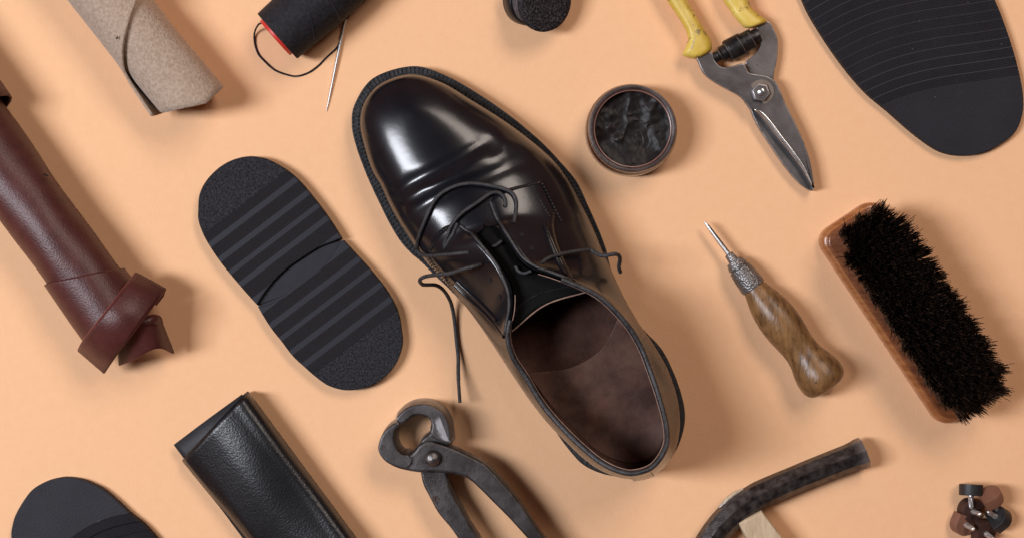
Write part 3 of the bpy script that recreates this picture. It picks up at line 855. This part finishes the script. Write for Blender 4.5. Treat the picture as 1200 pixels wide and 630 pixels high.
grL = loft('grip', [(738, -80), (758, -42), (781, 0), (793, 18), (803, 35), (806, 47), (802, 58), (799, 64), (806, 68), (817, 70)],
           [(760, -88), (782, -45), (805, 0), (815, 17), (824, 32), (831, 43), (834, 50), (834.5, 55), (834, 60), (832.5, 62.5)], 1, 29, M['yellow'], sh, end=.05)
grR = loft('grip', [(822, -75), (834, -38), (847, 0), (854, 11), (860, 20), (867, 28), (873, 33), (883, 33)],
           [(850, -85), (863, -42), (877, 0), (880, 8), (886, 14), (891, 18), (896, 21.5), (901, 26)], 1, 26, M['yellow'], sh, end=.05)
grub = mat('grubby_cream_seam', (.48, .40, .24), (.62, .55, .40), rough=.45, nscale=7)
tube('mould_seam', [P(*q, 27.8) for q in spl([(786, -12), (796, 5), (807, 22), (814, 36), (814, 48), (810, 58)], 26)], 1.3, grub, grL, seg=6)
tube('mould_seam', [P(*q, 23.2) for q in spl([(852, -4), (863, 13), (872, 26), (880, 30)], 22)], .9, grub, grR, seg=6)

# ------------------------------------------------------------------ polish jar
jar = thing('polish_jar', 'small open dark brown jar of black shoe polish right of the shoe toe', 'jar', P(740, 152))
cx, cy = (741.5 - 600) * .975, (150.5 - 315) * .975
def lathe(name, prof, m, parent, seg=64, c=(cx, cy), sharp=40, cap=False):
    V, F = [], []
    for r, z in prof:
        for k in range(seg):
            a = 2 * math.pi * k / seg; V.append(W(c[0] + r * math.cos(a), c[1] + r * math.sin(a), z))
    for i in range(len(prof) - 1):
        for k in range(seg):
            F.append((i * seg + k, i * seg + (k + 1) % seg, (i + 1) * seg + (k + 1) % seg, (i + 1) * seg + k))
    if cap: F.append(tuple(range(seg)))
    return mk(name, V, F, m, parent, True, sharp)
jb = lathe('jar_body', [(50, 0), (52.5, 2), (53, 6), (53, 26), (52.4, 30), (51, 33), (50.4, 34), (50.6, 40), (50.2, 43)], M['jar'], jar, cap=True)
lathe('jar_rim', [(50.2, 43), (49.6, 45), (48, 45.6), (46, 45), (44.3, 43.5), (43.2, 42), (42.6, 30), (42.4, 20)], M['jarrim'], jar)
lathe('rim_line', [(43.0, 42.2), (43.4, 43.4), (44.2, 43.7), (44.4, 42.8)], mat('pink_glass_line', (.22, .10, .08), (.30, .16, .12), rough=.3), jar)
V, F = [], []
NR, NA = 60, 160
from mathutils import noise
for i in range(NR + 1):
    r = 42.8 * i / NR
    for k in range(NA):
        a = 2 * math.pi * k / NA; x, y = r * math.cos(a), r * math.sin(a)
        q = Vector((x * .035, y * .035, 1.3))
        wq = q + Vector((noise.noise(q * 1.1) * .5, noise.noise(q * 1.1 + Vector((5, 5, 5))) * .5, 0))
        z = 30 + 2.2 * noise.noise(q) + 1.5 * (1 - abs(noise.noise(wq * .8 + Vector((3, 1, 0))))) ** 5 + 0.5 * (1 - abs(noise.noise(wq * 2.1 + Vector((7, 2, 0))))) ** 6 + .5 * noise.noise(q * 5) + 3.0 * (r / 40) ** 4
        for bx, by, br, bh in ((-16, 10, 4.5, 2.6), (-26, -2, 4.5, 2.2), (-24, -16, 6, 2.2), (20, -12, 8, 2.4), (22, -24, 6, 2), (-2, 24, 13, 2.4)):
            z += bh * math.exp(-((x - bx) ** 2 + (y - by) ** 2) / br ** 2)
        V.append(W(cx + x, cy + y, z))
for i in range(NR):
    for k in range(NA):
        F.append((i * NA + k, i * NA + (k + 1) % NA, (i + 1) * NA + (k + 1) % NA, (i + 1) * NA + k))
mk('polish', V, F, M['polish'], jar)

# ------------------------------------------------------------------ foam dauber (top edge)
dau = thing('foam_dauber', 'round black foam polish applicator with black cap at the top edge', 'sponge', P(630, 2))
axis = Vector((.50, -.24, .83)).normalized()
c0 = W((620 - 600), (1 - 315), 12)
def dpt(t): return c0 + axis * t * U
tube('cap', [dpt(t) for t in (-10, -8, 6, 8)], [29, 31, 31, 29.5], M['cap'], dau, seg=56)
tube('foam_body', [dpt(t) for t in (8, 10, 26, 31)], [27, 28.5, 30, 31], M['foamside'], dau, seg=56)
tube('foam_face', [dpt(t) for t in (29, 31, 35, 38, 39.5, 40)], [32, 34, 34.4, 33.6, 31, 27], M['foam'], dau, seg=56)

# ------------------------------------------------------------------ awl
awl = thing('awl', 'awl with worn turned wooden handle and steel chuck, point up left', 'awl', P(900, 370))
pa0, pa1 = P(825, 259, 16), P(970, 452.5, 27)
LA = (pa1 - pa0).length / U
def ap(t): return pa0.lerp(pa1, t / LA)
def lat(name, prof, m, parent, seg=28, sharp=40):
    return tube(name, [ap(t) for t, r in prof], [r for t, r in prof], m, parent, seg, sharp)
lat('awl_blade', [(0, .3), (4, 1.6), (10, 2.3), (30, 2.9), (53, 3.2)], M['needle'], awl, 10)
tube('blade_groove', [ap(t) + Vector((0.008, .008, .022)) for t in (6, 30, 50)], [.6, 1.0, 1.0], M['spring'], awl, seg=6)
chm = mat('knurled_steel', (.14, .13, .125), (.25, .235, .23), rough=.42, metal=.8, nscale=4, bumps=[('vor', 45, .35)], spots=(4, .64, (.08, .055, .04)))
lat('chuck', [(47, 3.4), (48, 5.2), (57, 6.2), (57.5, 9.5), (63, 11.5), (66, 12.5), (66.5, 11), (68, 11), (68.5, 13), (80, 14.6), (92, 15.2), (96, 14.8), (97, 12.5), (98, 10)], chm, awl)
hprof = [(95, 9), (96, 13), (99, 14.2), (106, 16.5), (116, 19.5), (128, 22), (142, 23.3), (156, 23), (170, 21.4), (182, 20.2), (191, 20.4), (200, 22.4), (209, 25.4), (218, 27.2), (226, 27.6), (232, 26.4), (237, 23), (240, 17), (241.4, 8), (241.6, .5)]
hs_ = spl(hprof, 70)
lat('handle', [tuple(q) for q in hs_], M['awlwood'], awl, 36)

# ------------------------------------------------------------------ shoe brush
br_ = thing('shoe_brush', 'shoe brush lying on its wooden back with dark bristles upward', 'brush', P(1075, 370))
A_, R_ = np.array([.553, .833]), np.array([.833, -.553])
def ar(a, r, h=0):
    p = A_ * a + R_ * r; return W(p[0], p[1], h)
def rrect(a0, a1, r0, r1, rad, n=14):
    pts = []
    for (ca, cr, st) in ((a1 - rad, r1 - rad, 0), (a0 + rad, r1 - rad, 90), (a0 + rad, r0 + rad, 180), (a1 - rad, r0 + rad, 270)):
        for k in range(n + 1):
            t = math.radians(st + 90 * k / n); q = A_ * (ca + rad * math.cos(t)) + R_ * (cr + rad * math.sin(t)); pts.append(q)
    return np.array(pts)
a0, a1, r0, r1 = 163, 433, 314, 399
plate('brush_back', rrect(a0, a1, r0, r1, 20), 0, 20, M['brushedge'], br_, bev=7, table=True, seg=6)
plate('bristle_plate', rrect(a0 + 5.5, a1 - 5.5, r0 + 5.5, r1 - 5.5, 16), 19, 25, M['brushwood'], br_, bev=2.5, table=True)
V, F = [], []
rnd = random.Random(3)
def strand(b, t, w0, w1, bend):
    o = len(V)
    d = (t - b).normalized(); u = d.cross(Vector((rnd.uniform(-1, 1), rnd.uniform(-1, 1), .1))).normalized(); v = d.cross(u)
    m_ = b.lerp(t, .55) + bend
    for p, w in ((b, w0), (m_, w0 * .9), (t, w1)):
        for k in range(3):
            a = k * 2.094; V.append(p + (u * math.cos(a) + v * math.sin(a)) * w * U)
    for j in range(2):
        for k in range(3):
            F.append((o + j * 3 + k, o + j * 3 + (k + 1) % 3, o + j * 3 + 3 + (k + 1) % 3, o + j * 3 + 3 + k))
ba0, ba1, br0, br1 = 178, 415, 330.5, 390
tuft_a = int((ba1 - ba0) / 7.6); tuft_r = int((br1 - br0) / 7.4)
for ia in range(tuft_a + 1):
    for irr in range(tuft_r + 1):
        ta = ba0 + (ba1 - ba0) * (ia + (.25 if irr % 2 else 0)) / (tuft_a + .25); tr2 = br0 + (br1 - br0) * irr / tuft_r
        na = (ta - (ba0 + ba1) / 2) / ((ba1 - ba0) / 2); nr = (tr2 - (br0 + br1) / 2) / ((br1 - br0) / 2)
        if abs(na) > .86 and abs(nr) > .75: continue
        la, lrr = rnd.gauss(0, 1.3), rnd.gauss(0, 1.3)
        for _ in range(46):
            q = rnd.gauss(0, 1.3), rnd.gauss(0, 1.3)
            sa_ = na * 8.5 * (abs(na) ** 2) + la + rnd.gauss(0, 2.6); sr_ = nr * 9 + lrr + rnd.gauss(0, 2.5) + 1
            hh = 80 - 7 * abs(nr) ** 3 - 7 * abs(na) ** 6 + rnd.gauss(0, 2.6)
            if rnd.random() < .04: sa_ *= 1.35; sr_ *= 1.4
            b_ = ar(ta + q[0], tr2 + q[1], 24); t_ = ar(ta + q[0] + sa_, tr2 + q[1] + sr_, hh)
            strand(b_, t_, .62, .34, Vector((rnd.gauss(0, .008), rnd.gauss(0, .008), .01)))
k = NT('dark_horsehair_strands'); gi = k.n('ShaderNodeNewGeometry')
k.l(k.ramp(gi.outputs['Random Per Island'], [(0, (.006, .004, .003)), (.6, (.022, .012, .008)), (.9, (.060, .032, .020)), (1, (.13, .075, .05))]), k.b.inputs['Base Color'])
k.b.inputs['Roughness'].default_value = .34; k.b.inputs['Specular IOR Level'].default_value = .8
M['bristle'] = k.m
bo = mk('bristles', V, F, M['bristle'], br_); bo['kind'] = 'stuff'

# ------------------------------------------------------------------ tan suede roll
tan = thing('suede_roll', 'rolled piece of tan suede with curved overlapping edge, top left', 'suede roll', P(160, 60))
A_t, R_t = np.array([.62, .785]), np.array([.785, -.62])
def tr3(a, r, h):
    p = A_t * a + R_t * r; return W(p[0], p[1], h)
def aend(th): return lerp(th, [-60, 0, 66, 90, 120, 180, 240], [-384, -369, -360, -366, -376, -394, -392])
rowsT = []
ths = np.linspace(-100, 250, 70)
for k in range(46):
    t = (k / 45)
    r = []
    for th in ths:
        e = aend(th); a = -720 + (e + 720) * t
        rad = 35.5 + 1.2 * math.sin(a * .03 + th * .05)
        c, s_ = math.cos(math.radians(th)), math.sin(math.radians(th))
        r.append(tr3(a, -168.5 + rad * c, max(.6, 35.5 + rad * s_)))
    rowsT.append(r)
solid(grid('inner_roll', rowsT, M['suede'], tan), 3, 0)
def the(a): return lerp(a, [-720, -560, -520, -501, -492, -480, -469, -459, -450, -436, -415, -395], [-20, 5, 34, 50, 71, 94, 116, 134, 150, 164, 168, 172])
rowsF = []
for k in range(70):
    a = -720 + 327 * (k / 69); te = the(a)
    r = []
    for j in range(30):
        th = 245 + (te - 245) * j / 29
        near_edge = (j / 29) ** 6
        gap = 4.0 + lerp(a, [-500, -440, -395], [0, 2.0, 5.0]) * (j / 29) ** 2 + near_edge * 2.2
        rad = 35.5 + gap
        c, s_ = math.cos(math.radians(th)), math.sin(math.radians(th))
        r.append(tr3(a, -168.5 + rad * c, max(.8, 35.5 + rad * s_)))
    rowsF.append(r)
solid(grid('overlapping_flap', rowsF, M['suede'], tan), 3.0, 0)
nk = tr3(-505, -182, 78)
tube('nick', [P(136.5, 46, 77), P(138, 43, 77.6)], [1.0, .7], M['hole'], tan, seg=6)

# ------------------------------------------------------------------ burgundy roll
bur = thing('leather_roll', 'burgundy leather roll tied with its own leather strap, left edge', 'leather roll', P(90, 330))
A_b, R_b = np.array([.58, .815]), np.array([.815, -.58])
def bu(a, r, h):
    p = A_b * a + R_b * r; return W(p[0], p[1], h)
def roll(name, a_0, a_1, R, rc, zc, t0=-90, t1=270, s0=0.0, s1=0.0, n=40, wob=1.2, dz=0, m='burgundy'):
    rws = []
    for k in range(n + 1):
        r = []
        for th in np.linspace(t0, t1, 60):
            c, s_ = math.cos(math.radians(th)), math.sin(math.radians(th))
            aa0 = a_0 + s0 * c; aa1 = a_1 + s1 * c
            a = aa0 + (aa1 - aa0) * k / n
            rad = R + wob * math.sin(a * .021 + th * .03) + wob * .5 * math.sin(a * .055 - th * .06)
            r.append(bu(a, rc + rad * c, max(.5, zc + rad * s_)))
        rws.append(r)
    return solid(grid(name, rws, M[m], bur), 2.6, 0)
roll('rolled_body', -720, -212, 38, -406, 38)
roll('wrap_band', -277, -207, 41.5, -405, 38.5, s0=18, s1=-4, n=24, wob=.5)
roll('upper_wrap', -720, -496, 42, -397, 40, n=24, wob=.6)
# knot strap over the top
le = spl([(159, 320, 52), (148, 334, 74), (131, 356, 89), (117, 374, 88), (104, 390, 76), (96, 402, 60), (92, 410, 38)], 40)
re = spl([(194, 339, 46), (184, 352, 66), (168, 373, 82), (153, 393, 84), (140, 410, 74), (130, 424, 60), (122, 436, 34)], 40)
rws = []
for a, b in zip(le, re):
    r = []
    for j in range(12):
        t = j / 11; q = a * (1 - t) + b * t; q = q.copy(); q[2] += 3 * math.sin(math.pi * t); r.append(P(*q))
    rws.append(r)
solid(grid('knot_strap', rws, M['burgundy'], bur), 3.2, 0)
tube('strap_edge', [v[0] for v in rws], 1.25, M['burgundy_edge'], bur, seg=6)
tube('strap_edge', [v[-1] for v in rws], 1.25, M['burgundy_edge'], bur, seg=6)
# underside return of the strap at its upper fold
ua = [P(*q) for q in spl([(159, 320, 50), (176, 329, 49), (194, 339, 44)], 8)]
ub = [P(*q) for q in spl([(150, 338, 30), (166, 348, 26), (184, 357, 20)], 8)]
solid(grid('strap_fold', [ua, [(p + q) / 2 + Vector((.02, .02, -.06)) for p, q in zip(ua, ub)], ub], M['burgundy'], bur), 3, 0)
# tail
t0_ = spl([(138, 400, 60), (152, 386, 72), (166, 376, 74), (180, 371, 66), (189, 377, 48)], 20)
t1_ = spl([(140, 427, 32), (158, 420, 52), (175, 410, 62), (188, 407, 54), (203, 413, 26)], 20)
rws = []
for k in range(14):
    t = k / 13
    r = []
    for j, (a, b) in enumerate(zip(t0_, t1_)):
        q = a * (1 - t) + b * t; r.append(P(*q))
    rws.append(r)
solid(grid('strap_tail', rws, M['burgundy'], bur), 3.0, 0)
tube('tail_edge', rws[-1], 1.2, M['burgundy_edge'], bur, seg=6)
t2 = spl([(166, 374, 70), (178, 369, 69), (187, 371, 60), (190, 379, 46), (186, 388, 38)], 20)
t3 = spl([(160, 384, 74), (172, 380, 74), (181, 380, 66), (183, 385, 52), (180, 392, 44)], 20)
solid(grid('strap_loop', [[P(*q) for q in t2], [P(*((a + b) / 2)) for a, b in zip(t2, t3)], [P(*q) for q in t3]], M['burgundy'], bur), 2.6, 0)
tube('loop_edge', [P(*q) for q in t2], 1.3, M['burgundy_edge'], bur, seg=6)
tube('nick', [P(51, 204, 66), P(56, 206, 63)], [1.2, .8], M['hole'], bur, seg=6)

# ------------------------------------------------------------------ black folded leather
blk = thing('folded_leather', 'folded sheet of grained black leather at the bottom edge', 'leather sheet', P(290, 560))
A_k, R_k = np.array([.595, .804]), np.array([.804, -.595])
def bk(a, r, h):
    p = A_k * a + R_k * r; return W(p[0], p[1], h)
prof = [(-426, 3), (-400, 2.5), (-370, 2.5), (-345, 3), (-336, 6), (-332, 14), (-331, 24), (-333, 33), (-337, 39), (-343, 41), (-349, 41), (-361, 42.5), (-374, 43), (-386, 42), (-398, 39), (-410, 35.4), (-422, 31), (-431, 24), (-438, 12)]
pr = spl(prof, 70)
rws = []
for k in range(50):
    t = k / 49
    r = []
    for j, (rr_, h) in enumerate(pr):
        u = j / 69
        top = u > .42
        st = -69 if not top else lerp(rr_, [-440, -340], [-49, -66])
        a = st + (260 - st) * t
        w = 1.5 * math.sin(a * .035 + rr_ * .03) if h > 25 else 0
        r.append(bk(a, rr_ + (2.5 * math.sin(a * .02) if u > .9 else 0), h + w))
    rws.append(r)
solid(grid('leather_fold', rws, M['grain'], blk), 2.6, 0)
rws = []
for k in range(20):
    a = -70 + 330 * k / 19; r = []
    for j in range(16):
        rr_ = -437 + 98 * j / 15; r.append(bk(a, rr_, 12 + 10 * math.sin(math.pi * j / 15) + 2))
    rws.append(r)
solid(grid('inner_layer', rws, mat('matt_black_leather', (.013, .014, .017), (.02, .021, .025), rough=.6, bumps=[('noise', 30, .2)]), blk), 2.4, 0)
rws = []
for k in range(20):
    a = -33 + 300 * k / 19; r = []
    for j in range(6):
        rr_ = -438 + 20 * j / 5; r.append(bk(a, rr_ + 4 * (k / 19) + (3 if k == 0 else 0), 7 + j))
    rws.append(r)
solid(grid('leather_underside', rws, mat('brown_flesh_side', (.10, .06, .05), (.16, .10, .085), rough=.8), blk), 2, 0)

# ------------------------------------------------------------------ thread spool, thread, needle
spo = thing('thread_spool', 'spool of black thread with red core and a loose looping end', 'thread spool', P(375, 20))
D_, P_ = np.array([.75, -.66]), np.array([.66, .75])
def sp3(a, p, h):
    q = D_ * a + P_ * p; return W(q[0], q[1], h)
pc, zc = -379, 35
sprof = [(-26, 31), (-25.5, 33.2), (-24, 34), (0, 34.8), (30, 36), (60, 36), (90, 34.5), (118, 33.5), (119, 31)]
sq = spl(sprof, 150)
tr_ = []
V, F = tube_geo([sp3(a, pc, zc) for a, r in sq], [r + .28 * (1 if i % 2 else -1) for i, (a, r) in enumerate(sq)], 64)
mk('wound_thread', V, F, M['thread'], spo, True, None)
# crossing strands over the winding
cg = []
for s0_ in range(14):
    pts = []
    st = rnd.uniform(-22, 90); ph = rnd.uniform(0, 6.28); ln = rnd.uniform(18, 60); sg = 1 if s0_ % 2 else -1
    for k in range(30):
        a = st + ln * k / 29
        if a > 117 or a < -25: continue
        an = ph + sg * 2.6 * k / 29
        r = float(np.interp(a, sq[:, 0], sq[:, 1])) + .35
        c_ = sp3(a, pc + r * math.cos(an), zc + r * math.sin(an)); pts.append(c_)
    if len(pts) > 3: cg.append(tube_geo(pts, .5, 5))
multi('crossing_strands', cg, mat('paler_black_thread', (.022, .022, .027), (.04, .04, .047), rough=.55, spec=.2), spo)  # strands coloured a little paler than the winding
tube('core', [sp3(a, pc, zc) for a in (-30, -29, 10, 60)], [25, 26, 26, 26], M['red'], spo, seg=48)
tpath = spl([(307, 27, 30), (303, 29, 22), (299.5, 35, 9), (298, 42, 3), (299, 53, 1.2), (303, 64, 1.2), (312, 74, 1.2), (323, 83, 1.2), (337, 88, 1.2), (348, 89.5, 1.2), (361, 85.5, 1.2), (372, 78, 1.2), (383, 67, 1.2), (394, 57, 1.2), (398, 50, 1.0)], 90)
tube('thread_end', [P(*q) for q in tpath], 1.15, M['thread'], spo, seg=6)
ndl = thing('sewing_needle', 'thin steel sewing needle threaded with black thread beside the spool', 'needle', P(394, 75))
n0, n1 = P(382.5, 131, 1.2), P(405.5, 19, 5.5)
tube('shaft', [n0.lerp(n1, t) for t in (0, .06, .2, .5, .85, .97, 1)], [.3, .9, 1.35, 1.6, 1.8, 1.7, .9], M['needle'], ndl, seg=8)
tube('eye', [n0.lerp(n1, t) + Vector((0, 0, .014)) for t in (.90, .96)], [.5, .5], M['hole'], ndl, seg=6)
tube('thread_tail', [P(*q) for q in spl([(404.5, 23, 6), (407.5, 19, 9), (411, 13, 11), (414.5, 9, 10)], 14)], [.9, 1.6, 2.2, 2.4, 2.4, 2.4, 2.4, 2.4, 2.2, 2.2, 2, 1.8, 1.6, 1.2], M['thread'], ndl, seg=6)

# ------------------------------------------------------------------ heel tips (small pads with a pin)
def pad_outline():
    pts = [(-13, 11), (-13, -1)]
    pts = []
    for k in range(19):
        a = math.pi + math.pi * k / 18; pts.append((13.5 * math.cos(a), 12.5 * math.sin(a)))
    pts += [(13.2, 6), (12.6, 11.5), (0, 12), (-12.6, 11.5), (-13.2, 6)]
    return np.array(pts)
def make_tip(label, m, T, light):
    t = thing('heel_tip', label, 'heel tip', Vector((0, 0, 0)), 'pinned heel tips in a small heap')
    plate('pad', pad_outline(), -6.5, 6.5, m, t, bev=1.0, table=True, seg=2)
    hb = 6.5
    pts = [W(0, 1, hb + z) for z in (0, 2, 3, 13, 14, 15.5)]
    pn = tube('pin', pts, [3.6, 3.6, 2.7, 2.7, 2.2, .8], M['needle'], t, seg=12)
    hel = []
    for s_ in range(4):
        pp = [W(2.75 * math.cos(s_ * 1.57 + z * .12), 1 + 2.75 * math.sin(s_ * 1.57 + z * .12), hb + 3 + z) for z in np.linspace(0, 10, 10)]
        hel.append(tube_geo(pp, .5, 5))
    multi('thread_ridge', hel, M['steel'], pn)
    t.matrix_world = T
    return t
def frame(pinpx, pinh, up, loc):
    """pin direction (working frame dx,dy(down),dz), 'front' (rounded side) direction, location"""
    z = Vector((pinpx[0], -pinpx[1], pinh)).normalized()
    f = Vector((up[0], -up[1], up[2])); f = (f - z * f.dot(z)).normalized()
    # local -y(px) i.e. +Y blender is the rounded side
    x = f.cross(z).normalized()
    m_ = Matrix((x, f, z)).transposed().to_4x4(); m_.translation = loc
    return m_
make_tip('light brown heel tip lying pin up, lowest left of the heap', M['tipbrown'], frame((.35, .18), .92, (-.3, 1, 0), P(1128, 613.5, 9)), 0)
make_tip('dark brown heel tip with pin up under the black upright tip', M['tipdark'], frame((.30, .08), .95, (-1, -.35, 0), P(1136, 597, 9)), 0)
make_tip('dark brown heel tip with pin up at the bottom middle of the heap', M['tipdark'], frame((.30, .30), .92, (1, .1, 0), P(1153, 622, 9)), 0)
make_tip('black heel tip at the right of the heap, pin toward the left', M['tipblack'], frame((-.75, -.45), .50, (.6, -.6, .3), P(1171, 606, 14)), 0)
make_tip('black heel tip standing on edge with its pin pointing down the picture', M['tipblack'], frame((-.05, 1), .12, (-.2, 0, 1), P(1138, 573.5, 17)), 0)
make_tip('light brown heel tip tilted up at the top right of the heap', M['tipbrown'], frame((.45, .75), -.42, (.25, -.9, .4), P(1162, 582, 25)), 0)

# ------------------------------------------------------------------ light, world, camera
w = bpy.data.worlds.new('World'); scene.world = w; w.use_nodes = True
nt = w.node_tree; bg = nt.nodes['Background']           # dim fill: red glow added low down to warm the shadows, dark above
wc = nt.nodes.new('ShaderNodeTexCoord'); sx_ = nt.nodes.new('ShaderNodeSeparateXYZ'); wr = nt.nodes.new('ShaderNodeValToRGB')
nt.links.new(wc.outputs['Generated'], sx_.inputs[0]); nt.links.new(sx_.outputs['Z'], wr.inputs[0]); nt.links.new(wr.outputs[0], bg.inputs[0])
e_ = wr.color_ramp.elements
e_[0].position = .42; e_[0].color = (1, .33, .18, 1); e_[1].position = .74; e_[1].color = (.035, .032, .036, 1)
bg.inputs[1].default_value = .17
def area(name, loc, tgt, size, power, colr):
    ld = bpy.data.lights.new(name, 'AREA'); ld.shape = 'RECTANGLE'; ld.size, ld.size_y = size; ld.energy = power; ld.color = colr
    o = bpy.data.objects.new(name, ld); col.objects.link(o); o.location = loc
    o.rotation_euler = (Vector(tgt) - Vector(loc)).to_track_quat('-Z', 'Y').to_euler(); return o
area('key_softbox', (-27, 0, 36), (0, 0, 0), (8, 19), 18000, (.93, .957, 1.035))
sl = area('side_softbox', (16, 24, 36.5), (0, 0, 0), (12, 24), 9000, (1, .86, .77))
sl.rotation_euler = (sl.rotation_euler.to_matrix() @ Matrix.Rotation(math.radians(62), 3, 'Z')).to_euler()
cd = bpy.data.cameras.new('Camera'); cam = bpy.data.objects.new('Camera', cd); col.objects.link(cam)
cam.location = CAM; cam.rotation_euler = (0, 0, 0)
cd.sensor_fit = 'HORIZONTAL'; cd.sensor_width = 36; cd.lens = 36 * HC / 1200
cd.clip_start = .1; cd.clip_end = 200
scene.camera = cam
scene.view_settings.view_transform = 'Standard'; scene.view_settings.look = 'None'; scene.view_settings.exposure = 0
